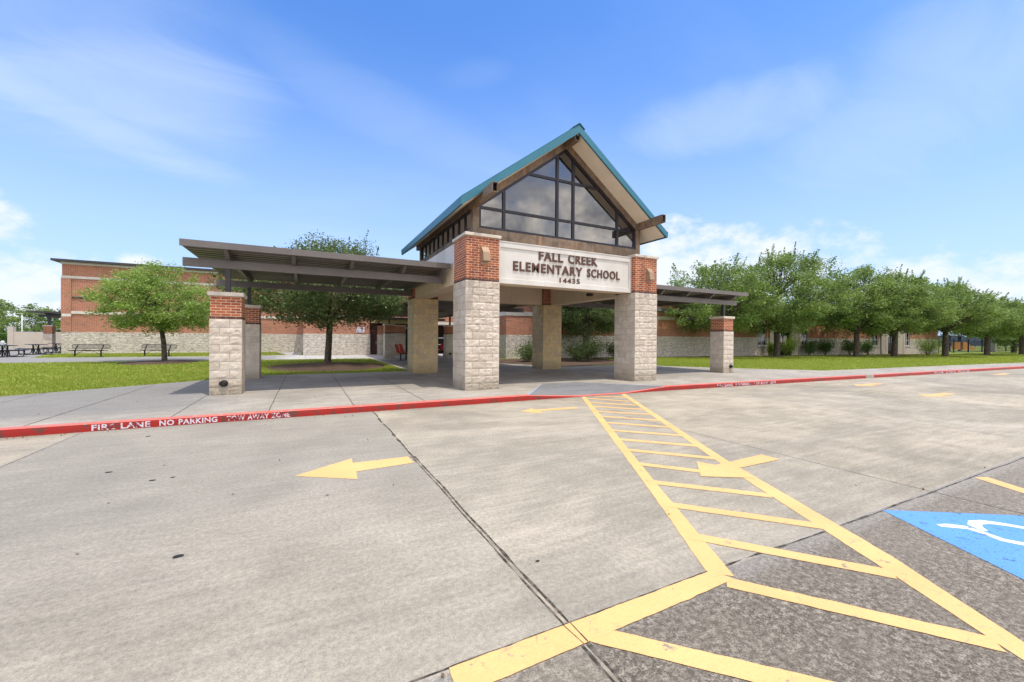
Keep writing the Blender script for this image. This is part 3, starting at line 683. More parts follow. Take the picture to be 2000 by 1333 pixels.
# stencilled words on the kerb face
def kerb_text(s, x0, x1, h0=0.013, h1=0.110):
    y = kerb_y((x0 + x1) / 2) - 0.0125
    o = text_mesh(s, x0, x1, h0, h1, y + 0.006, 0.002, 'curb_lettering', M_stencil, None, 0.03, spacing=1.08)
    sl = (kerb_y(x1) - kerb_y(x0)) / (x1 - x0)
    if sl:
        me = o.data
        for v in me.vertices: v.co.y += sl * (v.co.x - (x0 + x1) / 2)
    tag(o, kind='structure'); return o
for s, a, b in (('FIRE LANE', -3.10, -2.36), ('NO PARKING', -2.24, -1.42), ('TOW AWAY ZONE', -1.28, -0.26), ('FIRE LANE', 12.1, 12.85), ('NO PARKING', 13.0, 13.75), ('TOW AWAY ZONE', 13.9, 15.1),
                ('FIRE LANE', 27.0, 27.9), ('NO PARKING', 28.2, 29.2), ('TOW AWAY ZONE', 29.5, 30.8)): kerb_text(s, a, b)

# ------------------------------------------------------------------ block columns
def rough_face(mb, o, du, dv, nrm, nu, nv, amp, seed, tint):
    o, du, dv, nrm = map(Vector, (o, du, dv, nrm)); b = len(mb.v)
    for j in range(nv + 1):
        for i in range(nu + 1):
            q = o + du * (i / nu) + dv * (j / nv); e = 0.0 if i in (0, nu) or j in (0, nv) else 1.0
            h = amp * (0.55 + 0.9 * noise.noise((q.x * 9 + seed, q.y * 9, q.z * 13)) + 0.5 * noise.noise((q.x * 25, q.y * 25 + seed, q.z * 25)))
            mb.v.append(tuple(q + nrm * (h * e)))
    for j in range(nv):
        for i in range(nu):
            a = b + j * (nu + 1) + i; mb.f.append((a, a + 1, a + nu + 2, a + nu + 1)); mb.t.append(tint); mb.sm.append(False)
def stone_column(mb, x0, y0, wdt, z0, z1, nrow, seed=0, rough=(1, 0, 0, 0), det=1, dpt=None):
    """coursed blocks; rough = relief of front, right, back, left faces"""
    dpt = dpt or wdt; R0 = random.Random(seed); rh = (z1 - z0) / nrow; bl = 0.406; g = 0.004
    sides = [((x0, y0), (1, 0), wdt, (0, -1)), ((x0 + wdt, y0), (0, 1), dpt, (1, 0)), ((x0 + wdt, y0 + dpt), (-1, 0), wdt, (0, 1)), ((x0, y0 + dpt), (0, -1), dpt, (-1, 0))]
    for r in range(nrow):
        za, zb = z0 + r * rh + (g if r else 0), z0 + (r + 1) * rh - g
        for si, (o, d, L, n) in enumerate(sides):
            offs = (bl / 2 if (r + si) % 2 else bl); cuts = [0.0]
            while offs < L - 0.08: cuts.append(offs); offs += bl
            cuts.append(L)
            for a, b in zip(cuts, cuts[1:]):
                a2, b2 = a + (g if a > 0 else 0), b - (g if b < L else 0); ti = R0.random() ** 2.2
                jut = R0.uniform(0, 0.003); base = (o[0] + d[0] * a2 + n[0] * jut, o[1] + d[1] * a2 + n[1] * jut, za)
                nu = max(1, int((b2 - a2) / 0.034 * det)); nv = max(1, int(rh / 0.034 * det)); amp = 0.015 * rough[si] + 0.0015
                if det <= 0.5 or rough[si] == 0: nu, nv = max(1, nu // 3), max(1, nv // 3)
                rough_face(mb, base, (d[0] * (b2 - a2), d[1] * (b2 - a2), 0), (0, 0, zb - za), (n[0], n[1], 0), nu, nv, amp, seed * 7.7 + r * 1.3, ti)
def column(parent, x0, y0, wdt, z0, zs, zb, zc, nrow, seed, rough, det=1.0, smat=None, capo=0.035, name='column'):
    mb = MB(); mb.box(x0 + 0.006, x0 + wdt - 0.006, y0 + 0.006, y0 + wdt - 0.006, z0 - 0.05, zs - 0.001); core = part(mb, 'mortar_core', M_mortar, parent) if False else None
    mb2 = MB(); stone_column(mb2, x0, y0, wdt, z0 - 0.02, zs, nrow, seed, rough, det)
    c = part(mb2, name, smat or M_block, parent, attr=True)
    part(mb, 'mortar_bed', M_mortar, c)
    if zb > zs:
        i = 0.012; bb = MB(); bb.box(x0 + i, x0 + wdt - i, y0 + i, y0 + wdt - i, zs + 0.002, zb); part(bb, 'brick_section', M_brick, c)
        sb = MB(); sb.box(x0 + 0.008, x0 + wdt - 0.008, y0 + 0.008, y0 + wdt - 0.008, zs + 0.001, zs + 0.068)
        part(sb, 'dark_brick_course', M_darkcourse, c)
        cb = MB(); cb.box(x0 - capo, x0 + wdt + capo, y0 - capo, y0 + wdt + capo, zb + 0.001, zc, bev=0.008); part(cb, 'cap', M_cap, c)
    return c
M_darkcourse = mat('dark_brick_course', lambda t, p: f_brick(t, p, (0.34, 0.25, 0.19), (0.12, 0.05, 0.038), (0.085, 0.038, 0.032)))

# ------------------------------------------------------------------ entrance portal
CX = 7.44
portal = thing('entrance_portal', 'gabled entrance portal with teal metal roof, four stone columns and a white lettered sign', 'entrance portal', (CX, 13.9, SW))
XL, XR, CW, YF, YB = 3.88, 9.985, 1.02, 10.47, 16.45
CZS, CZB, CZC = 3.16, 4.38, 4.465
fl = column(portal, XL, YF, CW, SW, CZS, CZB, CZC, 15, 1, (1, 0.05, 0.05, 0.25), 1.0)
fr = column(portal, XR, YF, CW, SW, CZS, CZB, CZC, 15, 2, (1, 0.4, 0.05, 0.0), 1.0)
bl = column(portal, XL, YB, CW, SW, CZS, CZB, CZC, 15, 3, (0.05, 0.05, 0.05, 0.05), 0.6, M_blockrear)
brc = column(portal, XR, YB, CW, SW, CZS, CZB, CZC, 15, 4, (0.12, 0.8, 0.05, 0.0), 0.6, M_blockrear)
# header beams: front sign panel with a recessed field, sides, rear
HY = 10.65
x0, x1 = XL + CW + 0.002, XR - 0.002
mb = MB(); mb.box(x0, x1, HY + 0.05, HY + 0.55, CZS + 0.01, CZC - 0.10); part(mb, 'front_header', M_tan, portal)
mb = MB(); mb.box(x0, x1, HY + 0.03, HY + 0.052, CZS + 0.012, 4.355)
fw_ = 0.15
mb.box(x0, x1, HY, HY + 0.031, 4.355 - fw_, 4.355, bev=0.006); mb.box(x0, x1, HY, HY + 0.031, CZS, CZS + fw_, bev=0.006)
mb.box(x0, x0 + 0.11, HY + 0.001, HY + 0.031, CZS + fw_ + 0.001, 4.355 - fw_ - 0.001); mb.box(x1 - 0.11, x1, HY + 0.001, HY + 0.031, CZS + fw_ + 0.001, 4.355 - fw_ - 0.001)
mb.box(x0, x1, HY - 0.012, HY + 0.06, 4.357, 4.385)
sign = part(mb, 'sign_panel', M_stucco, portal)
jt = MB(); jt.box(CX + 0.16, CX + 0.166, HY - 0.002, HY + 0.028, CZS + 0.01, 4.354); part(jt, 'panel_seam', M_mortar, sign)
for w__, xa, xb in (('FALL', 6.30, 7.18), ('CREEK', 7.37, 8.53)): text_mesh(w__, xa, xb, 3.945, 4.235, HY + 0.029, 0.028, 'sign_lettering', M_letter, sign, 0.026, spacing=1.12)
for w__, xa, xb in (('ELEMENTARY', 5.43, 7.92), ('SCHOOL', 8.11, 9.47)): text_mesh(w__, xa, xb, 3.565, 3.845, HY + 0.029, 0.028, 'sign_lettering', M_letter, sign, 0.026, spacing=1.16)
text_mesh('14435', 7.06, 7.83, 3.31, 3.475, HY + 0.029, 0.02, 'sign_lettering', M_letter, sign, 0.020, spacing=1.16)
for nm, xa, xb in (('side_header', XL + 0.06, XL + 0.62), ('side_header', XR + CW - 0.62, XR + CW - 0.06)):
    mb = MB(); mb.box(xa, xb, YF + CW + 0.003, YB - 0.003, CZS + 0.006, 4.36); s_ = part(mb, nm, M_tan, portal)
    xo = xa - 0.02 if nm and xa < CX else xb + 0.02
    mb = MB(); mb.box(min(xo, xa if xa < CX else xb) , max(xo, xa if xa < CX else xb), YF + CW + 0.003, YB - 0.003, 3.80, 4.365); part(mb, 'outer_panel', M_stucco, s_)
    for k in range(3): yy = YF + CW + 1.2 + k * 1.25; mb = MB(); mb.box(min(xa, xb) - 0.002, max(xa, xb) + 0.002, yy, yy + 0.008, CZS + 0.005, 3.8); part(mb, 'panel_seam', M_mortar, s_)
mb = MB(); mb.box(x0, x1, YB + 0.12, YB + 0.62, CZS + 0.006, 4.36); rh_ = part(mb, 'rear_header', M_tan, portal)
mb = MB(); mb.box(CX + 0.9, CX + 0.908, YB + 0.117, YB + 0.2, CZS + 0.01, 4.3); part(mb, 'panel_seam', M_mortar, rh_)
mb = MB(); mb.box(8.72, 8.90, 10.0 + 1.35, 11.5, 3.06, 3.155); part(mb, 'security_camera', M_castiron, portal)
# tower frame: sill channel, posts, rakes
TX0, TX1, TY0, TY1 = 4.25, 10.60, 10.90, 17.0
PK, EV = 7.60, 5.42
mb = MB(); mb.box(TX0, TX1, TY0, TY0 + 0.16, 4.40, 4.745); part(mb, 'sill_channel', M_rust, portal)
mb = MB(); mb.box(TX0, TX0 + 0.16, TY0 + 0.161, TY1, 4.40, 4.745); part(mb, 'sill_channel', M_rust, portal)
mb = MB(); mb.box(TX1 - 0.16, TX1, TY0 + 0.161, TY1, 4.40, 4.745); part(mb, 'sill_channel', M_rust, portal)
mb = MB(); mb.box(TX0 + 0.161, TX1 - 0.161, TY1 - 0.16, TY1, 4.40, 4.745); part(mb, 'sill_channel', M_rust, portal)
for px_ in (TX0, TX1 - 0.19):
    for py_ in (TY0 - 0.002, TY1 - 0.188):
        mb = MB(); mb.box(px_, px_ + 0.19, py_, py_ + 0.19, 4.747, EV + 0.12); part(mb, 'corner_post', M_rust, portal)
SL = 0.745
for yy in (TY0 - 0.004, TY1 - 0.156):
    for sgn in (-1, 1):
        xe = CX + sgn * (TX1 - TX0) / 2; h = 0.27
        mb = MB(); ze = 5.30
        zr = ze + SL * (TX1 - TX0) / 2
        mb.prism([(xe, ze), (CX, zr), (CX, zr + h), (xe, ze + h)], 'y', yy, yy + 0.16); part(mb, 'rake_beam', M_rust, portal)
# outriggers: ridge and eave purlins, hollow tubes that stick out at the front
def hollow(mb, x, z, wd, hh, ya, yb, t=0.012):
    mb.box(x - wd / 2, x + wd / 2, ya, yb, z + hh / 2 - t, z + hh / 2); mb.box(x - wd / 2, x + wd / 2, ya, yb, z - hh / 2, z - hh / 2 + t)
    mb.box(x - wd / 2, x - wd / 2 + t, ya, yb, z - hh / 2 + t, z + hh / 2 - t); mb.box(x + wd / 2 - t, x + wd / 2, ya, yb, z - hh / 2 + t, z + hh / 2 - t)
for x_, z_, ya in ((4.33, 5.46, 9.55), (10.52, 5.56, 9.74), (CX, 7.79, 10.30)):
    mb = MB(); hollow(mb, x_, z_, 0.155, 0.25, ya, 17.6); o = part(mb, 'purlin_beam', M_rust, portal)
    mb = MB(); mb.box(x_ - 0.062, x_ + 0.062, ya + 0.10, ya + 0.11, z_ - 0.11, z_ + 0.11); part(mb, 'beam_hollow', M_hole, o)
# gable glazing
fy0, fy1 = TY0 + 0.03, TY0 + 0.11
def ztop(x): return 5.30 + SL * ((TX1 - TX0) / 2 - abs(x - CX))
gx0, gx1 = TX0 + 0.19, TX1 - 0.19
def gable_window(fy0, fy1, gy):
    mb = MB(); V = (5.25, 7.13, 7.75, 9.60)
    mb.box(gx0, gx1, fy0, fy1, 4.747, 4.82); mb.box(gx0, gx0 + 0.07, fy0, fy1, 4.821, ztop(gx0)); mb.box(gx1 - 0.07, gx1, fy0, fy1, 4.821, ztop(gx1))
    for x in V: mb.prism([(x - 0.045, 4.821), (x + 0.045, 4.821), (x + 0.045, ztop(x + 0.045) + 0.03), (x - 0.045, ztop(x - 0.045) + 0.03)], 'y', fy0 + 0.002, fy1 - 0.002)
    mb.box(gx0 + 0.071, gx1 - 0.071, fy0 + 0.008, fy1 - 0.008, 5.32, 5.40)
    xr = (ztop(CX) - 6.62) / SL
    mb.box(CX - xr, CX + xr, fy0 + 0.008, fy1 - 0.008, 6.58, 6.66)
    for sgn in (-1, 1):
        xe = CX + sgn * (gx1 - gx0) / 2
        mb.prism([(xe, ztop(xe) - 0.10), (CX, ztop(CX) - 0.10), (CX, ztop(CX) + 0.02), (xe, ztop(xe) + 0.02)], 'y', fy0 + 0.004, fy1 - 0.004)
    f_ = part(mb, 'gable_window', M_frame, portal)
    g = MB(); g.face([(gx0, gy, 4.78), (gx1, gy, 4.78), (gx1, gy, ztop(gx1)), (CX, gy, ztop(CX)), (gx0, gy, ztop(gx0))]); part(g, 'pane', M_glass, f_)
gable_window(fy0, fy1, TY0 + 0.07); gable_window(TY1 - 0.11, TY1 - 0.03, TY1 - 0.07)
for xs, gx in (((TX0 + 0.03, TX0 + 0.10), TX0 + 0.065), ((TX1 - 0.10, TX1 - 0.03), TX1 - 0.065)):
    mb = MB(); ya, yb = TY0 + 0.19, TY1 - 0.19; mb.box(xs[0], xs[1], ya, yb, 4.747, 4.80); mb.box(xs[0], xs[1], ya, yb, 5.26, 5.37)
    N = 10
    for k in range(N + 1):
        y = ya + (yb - ya - 0.065) * k / N; mb.box(xs[0] + 0.004, xs[1] - 0.004, y, y + 0.065, 4.801, 5.259)
    f_ = part(mb, 'clerestory_window', M_frame, portal)
    g = MB(); g.face([(gx, ya, 4.79), (gx, yb, 4.79), (gx, yb, 5.28), (gx, ya, 5.28)]); part(g, 'pane', M_glass, f_)
# roof: standing seam sheets, soffit, fascia, ridge cap
RY0, RY1, HW = 10.25, 17.68, 3.76
ZE, ZP = 5.30, 8.10
nrm = math.hypot(HW, ZP - ZE)
for sgn in (-1, 1):
    xe = CX + sgn * HW
    mb = MB(); mb.prism([(xe, ZE - 0.03), (CX, ZP - 0.03), (CX, ZP), (xe, ZE)], 'y', RY0 + 0.001, RY1 - 0.001)
    N = 18
    for k in range(N + 1):
        y = RY0 + 0.02 + (RY1 - RY0 - 0.06) * k / N
        mb.prism([(xe - sgn * 0.0 + sgn * 0.015, ZE + 0.0), (CX, ZP + 0.0), (CX, ZP + 0.045), (xe + sgn * 0.015, ZE + 0.045)], 'y', y, y + 0.02)
    rf = part(mb, 'roof_slope', M_tealdark, portal)
    mb = MB(); mb.prism([(xe - sgn * 0.06, ZE - 0.16), (CX, ZP - 0.20), (CX, ZP - 0.17), (xe - sgn * 0.06, ZE - 0.13)], 'y', RY0 + 0.05, RY1 - 0.05); part(mb, 'soffit', M_soffit, rf)
    mb = MB()
    for ya, yb in ((RY0 - 0.03, RY0 + 0.02), (RY1 - 0.02, RY1 + 0.03)):
        mb.prism([(xe, ZE - 0.19), (CX, ZP - 0.235), (CX, ZP + 0.012), (xe, ZE + 0.012)], 'y', ya, yb)
    mb.prism([(xe - sgn * 0.03, ZE - 0.19), (xe + sgn * 0.03, ZE - 0.19), (xe + sgn * 0.045, ZE + 0.016), (xe - sgn * 0.03, ZE + 0.016)], 'y', RY0 - 0.032, RY1 + 0.032)
    part(mb, 'fascia', M_teal, rf)
mb = MB()
for sgn in (-1, 1): mb.prism([(CX, ZP + 0.045), (CX + sgn * 0.20, ZP - 0.10), (CX + sgn * 0.21, ZP - 0.085), (CX, ZP + 0.075)], 'y', RY0 - 0.05, RY1 + 0.05)
part(mb, 'ridge_cap', M_teal, portal)
# wedge shaped wall lights on the front brick
for x_, z_ in ((4.42, 3.88), (10.58, 3.80)):
    mb = MB(); y_ = YF + 0.011
    mb.box(x_ - 0.10, x_ + 0.13, y_ - 0.03, y_, z_ - 0.26, z_ + 0.24)
    mb.mesh([(x_ - 0.09, y_ - 0.031, z_ - 0.2), (x_ + 0.12, y_ - 0.031, z_ - 0.2), (x_ + 0.12, y_ - 0.031, z_ + 0.22), (x_ - 0.09, y_ - 0.031, z_ + 0.22),
             (x_ - 0.09, y_ - 0.19, z_ - 0.18), (x_ + 0.12, y_ - 0.19, z_ - 0.18), (x_ + 0.12, y_ - 0.16, z_ + 0.06), (x_ - 0.09, y_ - 0.16, z_ + 0.06)],
            [(0, 1, 5, 4), (1, 2, 6, 5), (2, 3, 7, 6), (3, 0, 4, 7), (4, 5, 6, 7)])
    part(mb, 'wall_light', plain('sconce_bronze', (0.38, 0.26, 0.17), 0.5, 0.2, scale=5), portal)

# ------------------------------------------------------------------ covered walkways
def walkway(label, x0, x1, yf, yb, zt, beams, posts, rafters, colargs, zcap, grp, nm='covered_walkway', mside=1):
    t = thing(nm, label, 'covered walkway', ((x0 + x1) / 2, (yf + yb) / 2, SW), group=grp)
    th = 0.155
    mb = MB(); mb.box(x0, x1, yf, yf + 0.045, zt - th, zt); mb.box(x0, x1, yb - 0.045, yb, zt - th, zt)
    mb.box(x0, x0 + 0.04, yf + 0.046, yb - 0.046, zt - th + 0.03, zt); mb.box(x1 - 0.04, x1, yf + 0.046, yb - 0.046, zt - th + 0.03, zt)
    part(mb, 'fascia', M_bronze, t)
    # pan deck: shallow troughs that run along the walkway
    mb = MB(); y = yf + 0.05; pitch = 0.30
    while y < yb - 0.3:
        zlo = zt - 0.14; zhi = zt - 0.02
        for (ya, za), (yc, zc_) in (((y, zlo), (y + 0.16, zlo)), ((y + 0.16, zlo), (y + 0.165, zhi)), ((y + 0.165, zhi), (y + 0.295, zhi)), ((y + 0.295, zhi), (y + 0.30, zlo))):
            mb.mesh([(x0 + 0.042, ya, za), (x1 - 0.042, ya, za), (x1 - 0.042, yc, zc_), (x0 + 0.042, yc, zc_), (x0 + 0.042, ya, za + 0.012), (x1 - 0.042, ya, za + 0.012), (x1 - 0.042, yc, zc_ + 0.012), (x0 + 0.042, yc, zc_ + 0.012)],
                    [(0, 3, 2, 1), (4, 5, 6, 7), (0, 1, 5, 4), (2, 3, 7, 6), (3, 0, 4, 7), (1, 2, 6, 5)])
        y += pitch
    part(mb, 'roof_deck', M_bronze, t)
    for (bx0, bx1, by, bz0, bz1) in beams:
        mb = MB(); mb.box(bx0, bx1, by - 0.05, by + 0.05, bz0, bz1); part(mb, 'beam', M_bronze, t)
    for rx in rafters:
        mb = MB(); b0, b1 = beams[0][2], beams[1][2]; zb = beams[0][4] + 0.002; zu = zt - 0.13
        mb.prism([(yf + 0.12, zu), (yb - 0.12, zu), (b1 + 0.35, zb - 0.0), (b0 - 0.25, zb - 0.0)][::-1], 'x', rx - 0.045, rx + 0.045)
        part(mb, 'rafter', M_bronze, t)
    for (px_, py_, zb) in posts:
        mb = MB(); mb.box(px_ - 0.055, px_ + 0.055, py_ - 0.055, py_ + 0.055, zcap, zb); part(mb, 'post', M_bronzedark, t)
    for i, (cx_, cy_, seed) in enumerate(colargs):
        wd = 0.66; c = column(t, cx_ - wd / 2, cy_ - wd / 2, wd, SW, zcap - 0.66, zcap - 0.10, zcap, 9, seed, (0.9, 0.1, 0.1, 0.12), 0.8 if i == 0 else 0.5)
        if i == 0:
            y_ = cy_ - wd / 2 - 0.02; xc = cx_ + (-0.03 if mside > 0 else 0.12); zc = SW + 0.29
            mb = MB(); N = 16; pr = [(0.085, 0.0), (0.085, 0.03), (0.055, 0.035), (0.05, 0.085), (0.036, 0.085), (0.034, 0.0)]
            b = len(mb.v)
            for k in range(N):
                a = 6.2832 * k / N
                for r_, d_ in pr: mb.v.append((xc + r_ * math.cos(a), y_ - d_ + 0.0, zc + r_ * math.sin(a)))
            for k in range(N):
                for q in range(5): mb.f.append((b + k * 6 + q, b + ((k + 1) % N) * 6 + q, b + ((k + 1) % N) * 6 + q + 1, b + k * 6 + q + 1)); mb.t.append(0); mb.sm.append(True)
            mb.box(xc - 0.10, xc - 0.07, y_ - 0.02, y_ + 0.01, zc - 0.03, zc + 0.03)
            d = part(mb, 'drain_nozzle', M_castiron, c)
            mb = MB(); mb.face([(xc + 0.035 * math.cos(6.2832 * k / N), y_ - 0.004, zc + 0.035 * math.sin(6.2832 * k / N)) for k in range(N)])
    return t
GW = 'metal canopies along the walkway'
wl = walkway('long bronze metal canopy left of the gabled portal, on two short brick and stone columns', -2.57, 3.86, 11.70, 17.55, 3.79,
        [(-2.65, 3.86, 12.40, 3.27, 3.475), (-2.68, 3.86, 16.75, 3.27, 3.475)], [(-1.74, 12.40, 3.268), (-1.74, 16.75, 3.268)], [-1.72, -0.28, 1.14, 2.56, 3.70],
        [(-1.74, 12.40, 11), (-1.74, 16.75, 12)], 2.65, GW)
wr = walkway('bronze metal canopy right of the gabled portal, resting on short brick and stone columns', 11.03, 17.46, 11.35, 17.3, 3.66,
        [(11.03, 17.46, 11.95, 3.14, 3.345), (11.03, 17.46, 16.35, 3.14, 3.345)], [(16.60, 11.95, 3.138), (16.60, 16.35, 3.138)], [12.50, 13.95, 15.40, 16.85],
        [(16.52, 11.95, 13), (16.52, 16.35, 14)], 2.60, GW, mside=-1)
# walkway canopy behind the portal toward the doors
wb = walkway('low dark canopy behind the portal, leading from the rear columns to the school doors', 4.6, 10.4, 18.0, 33.6, 3.42,
        [(4.7, 10.3, 19.0, 2.95, 3.17), (4.7, 10.3, 32.6, 2.95, 3.17)], [(9.6, 29.2, 3.17), (5.2, 29.2, 3.17)], [5.2, 7.5, 9.6], [(9.58, 29.25, 15), (5.2, 29.25, 16)], 2.52, GW)

# ------------------------------------------------------------------ school wings
def wall_boxes(nm, material, parent, segs):
    if nm == 'limestone_band' and len(segs) > 1:
        for q in segs: wall_boxes(nm, material, parent, [q])
        return
    mb = MB()
    for s in segs: mb.box(*s)
    return part(mb, nm, material, parent)
def window(parent, x0, x1, y, z0, z1, nv=1, hz=None, fm=None, door=False, nm='window', fmat=None):
    """recessed opening with frame, glazing; the front faces -y at plane y"""
    mb = MB(); t = 0.05; yb = y + 0.06
    mb.box(x0, x1, y - 0.003, yb, z1 - t, z1); mb.box(x0, x1, y - 0.003, yb, z0, z0 + t)
    mb.box(x0, x0 + t, y - 0.003, yb, z0 + t, z1 - t); mb.box(x1 - t, x1, y - 0.003, yb, z0 + t, z1 - t)
    for k in range(nv): x = x0 + (x1 - x0) * (k + 1) / (nv + 1); mb.box(x - t / 2, x + t / 2, y, yb - 0.003, z0 + t, z1 - t)
    if hz: mb.box(x0 + t, x1 - t, y + 0.003, yb - 0.006, hz, hz + t)
    f_ = part(mb, nm, fmat or M_frame, parent)
    g = MB(); g.face([(x0 + 0.02, y + 0.03, z0 + 0.02), (x1 - 0.02, y + 0.03, z0 + 0.02), (x1 - 0.02, y + 0.03, z1 - 0.02), (x0 + 0.02, y + 0.03, z1 - 0.02)]); part(g, 'pane', M_darkglass, f_)
    return f_
# left wing: tall hall
LW = thing('school_building', 'tall brick hall with white bands and stone base behind the two black benches', 'building', (-8, 44, 0.12))
Y0 = 44.0; xL, xR = -16.9, 5.5; zst, zt = 1.84, 7.12
wall_boxes('stone_base', M_stonewall, LW, [(xL, -0.18, Y0, Y0 + 20, 0.0, zst)])
wall_boxes('brick_wall', M_brickwall, LW, [(xL + 0.02, xR, Y0 + 0.05, Y0 + 19.9, zst + 0.001, zt)])
wall_boxes('limestone_band', M_band, LW, [(xL - 0.01, xR, Y0 - 0.01, Y0 + 0.049, 6.03, 6.22), (xL + 0.56, xR, Y0 - 0.01, Y0 + 0.049, 3.27, 3.48), (xL + 0.02, xL + 0.55, Y0 - 0.03, Y0 + 0.049, 3.05, 3.26)])
wall_boxes('top_band', M_band, LW, [(xL - 0.03, xR + 0.03, Y0 - 0.03, Y0 + 19.95, zt + 0.001, zt + 0.18)])
wall_boxes('corner_pier', M_brickwall, LW, [(xL - 0.02, xL + 0.54, Y0 - 0.02, Y0 + 0.048, zst + 0.002, 3.04), (xL - 0.02, xL + 0.54, Y0 - 0.02, Y0 + 0.048, 3.27, 6.02)])
wall_boxes('roof', M_bronzedark, LW, [(xL - 0.45, xR + 0.3, Y0 - 0.4, Y0 + 20.3, zt + 0.182, zt + 0.34)])
wall_boxes('gutter_slot', M_bronzedark, LW, [(xL + 0.6, xL + 2.0, Y0 - 0.02, Y0 + 0.049, 4.50, 4.62)])
# lower front block with doors
LF = thing('school_building', 'lower brick block with dark doors behind the dark green oak and red seat', 'building', (3, 36, 0.12))
y1 = 35.9
wall_boxes('stone_base', M_stonewall, LF, [(-0.16, 4.85, y1, y1 + 8.05, 0.0, zst), (5.45, 6.2, y1, y1 + 1, 0, zst), (8.6, 10.4, y1, y1 + 1, 0, 0.9), (11.5, 14, y1, y1 + 1, 0, zst)])
wall_boxes('brick_wall', M_brickwall, LF, [(-0.14, 4.83, y1 + 0.04, y1 + 8.1, zst + 0.001, 5.6), (5.47, 6.18, y1 + 0.04, y1 + 1, zst + 0.001, 2.6), (4.84, 14, y1 + 0.05, y1 + 8.08, 3.05, 5.6), (11.52, 14, y1 + 0.04, y1 + 1, zst + 0.001, 3.04)])
wall_boxes('limestone_band', M_band, LF, [(-0.17, 4.84, y1 - 0.02, y1 + 0.039, 3.22, 3.42), (8.6, 14, y1 - 0.02, y1 + 0.049, 2.78, 3.03)])
wall_boxes('roof', M_bronzedark, LF, [(-0.3, 14.2, y1 - 0.2, y1 + 8.2, 5.602, 5.75)])
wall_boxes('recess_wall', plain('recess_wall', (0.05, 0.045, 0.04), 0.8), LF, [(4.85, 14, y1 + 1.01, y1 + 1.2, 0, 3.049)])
d1 = wall_boxes('door', M_door, LF, [(4.87, 5.43, y1 + 0.3, y1 + 0.36, 0.13, 3.04)]); wall_boxes('door', M_door, LF, [(6.22, 6.75, y1 + 0.3, y1 + 0.36, 0.13, 3.04)])
wall_boxes('handle', M_whitemetal, d1, [(5.36, 5.39, y1 + 0.24, y1 + 0.299, 1.0, 1.25)])
window(LF, 7.3, 8.55, y1 + 0.2, 0.14, 3.0, 1, 2.2, nm='door')
window(LF, 9.2, 11.45, y1 + 0.1, 0.95, 2.77, 2, 1.55, nm='window', fmat=M_whitemetal)
wall_boxes('notice_board', plain('notice_paper', (0.62, 0.58, 0.66), 0.7), LF, [(3.75, 4.4, y1 - 0.01, y1 + 0.038, 1.98, 2.42)])
wall_boxes('door_sign', plain('red_sign_face', (0.6, 0.05, 0.04), 0.5), LF, [(7.42, 7.75, y1 + 0.17, y1 + 0.19, 2.28, 2.62)])
# brick piers carrying the entrance canopy
for i, (x_, y_) in enumerate(((6.8, 33.9),)):
    t = thing('brick_pier', 'short brick and stone pier in front of the school doors behind the red double seat', 'pier', (x_, y_, SW))
    column(t, x_ - 0.45, y_ - 0.45, 0.9, SW, 1.94, 2.50, 2.6, 9, 21, (0.4, 0.1, 0.1, 0.1), 0.4)
ec = thing('entry_canopy', 'flat dark canopy with pale edge over the school doors left of the rear portal column', 'canopy', (6.0, 34.2, SW))
mb = MB(); mb.box(4.9, 9.0, 32.9, 35.85, 2.78, 2.98); part(mb, 'fascia', plain('yellowish_soffit', (0.42, 0.35, 0.17), 0.7), ec)
mb = MB(); mb.box(4.86, 9.04, 32.86, 35.86, 2.982, 3.06); part(mb, 'roof_sheet', M_bronzedark, ec)
# right wing: long low classroom wing, turned slightly
RWL = (12.9, 26.4, 0.12); ang = -math.atan(0.105)
RW = thing('school_building', 'long low brick wing with narrow windows behind the row of oaks on the right', 'building', RWL, ang, baked=False)
L = 55.5; HS = 1.72; HB = 3.12; HBB = 3.42; HT = 4.5
piers = []
ops = []   # (x0, x1, z0, z1, kind)
for base in (25.2, 42.6):
    ops += [(base, base + 1.25, 0.95, HB, 'win'), (base + 2.75, base + 4.5, 0.0, HB, 'door'), (base + 6.1, base + 7.1, 0.95, HB, 'win')]
    piers += [(base + 1.5, base + 2.74), (base + 4.51, base + 6.0)]
ops.sort()
def segs(zlo, zhi):
    out_ = []; x = 0.0
    for a, b, z0, z1, k in ops:
        if z1 <= zlo or z0 >= zhi: continue
        lo, hi = max(z0, zlo), min(z1, zhi)
        if a > x: out_.append((x, a, zlo, zhi))
        if lo > zlo: out_.append((a, b, zlo, lo))
        if hi < zhi: out_.append((a, b, hi, zhi))
        x = b
    out_.append((x, L, zlo, zhi)); return out_
wall_boxes('stone_base', M_stonewall, RW, [(a, b, 0.0, 0.35, c - (0.02 if c == 0 else 0), d) for a, b, c, d in segs(0, HS)] + [(0, 0.35, 0.351, 12, 0, HS)])
wall_boxes('brick_wall', M_brickwall, RW, [(a + 0.0, b - 0.0, 0.03, 0.349, c + 0.001, d) for a, b, c, d in segs(HS, HB)] + [(0.03, 0.35, 0.35, 11.9, HS + 0.001, HB)])
wall_boxes('limestone_band', M_band, RW, [(-0.02, L, -0.02, 0.36, HB + 0.001, HBB), (-0.02, 0.36, 0.361, 12, HB + 0.001, HBB)])
wall_boxes('upper_brick_wall', M_brickwall, RW, [(0.02, L - 0.02, 0.04, 12, HBB + 0.001, HT)])
wall_boxes('roof', M_bronzedark, RW, [(-0.35, L + 0.3, -0.4, 12.3, HT + 0.001, HT + 0.16)])
wall_boxes('rear_wall', M_tan, RW, [(0.36, L, 11.6, 12, 0, HBB), (L - 0.35, L, 0.352, 11.59, 0, HBB), (0.4, L - 0.4, 1.5, 1.6, 0, HB)])
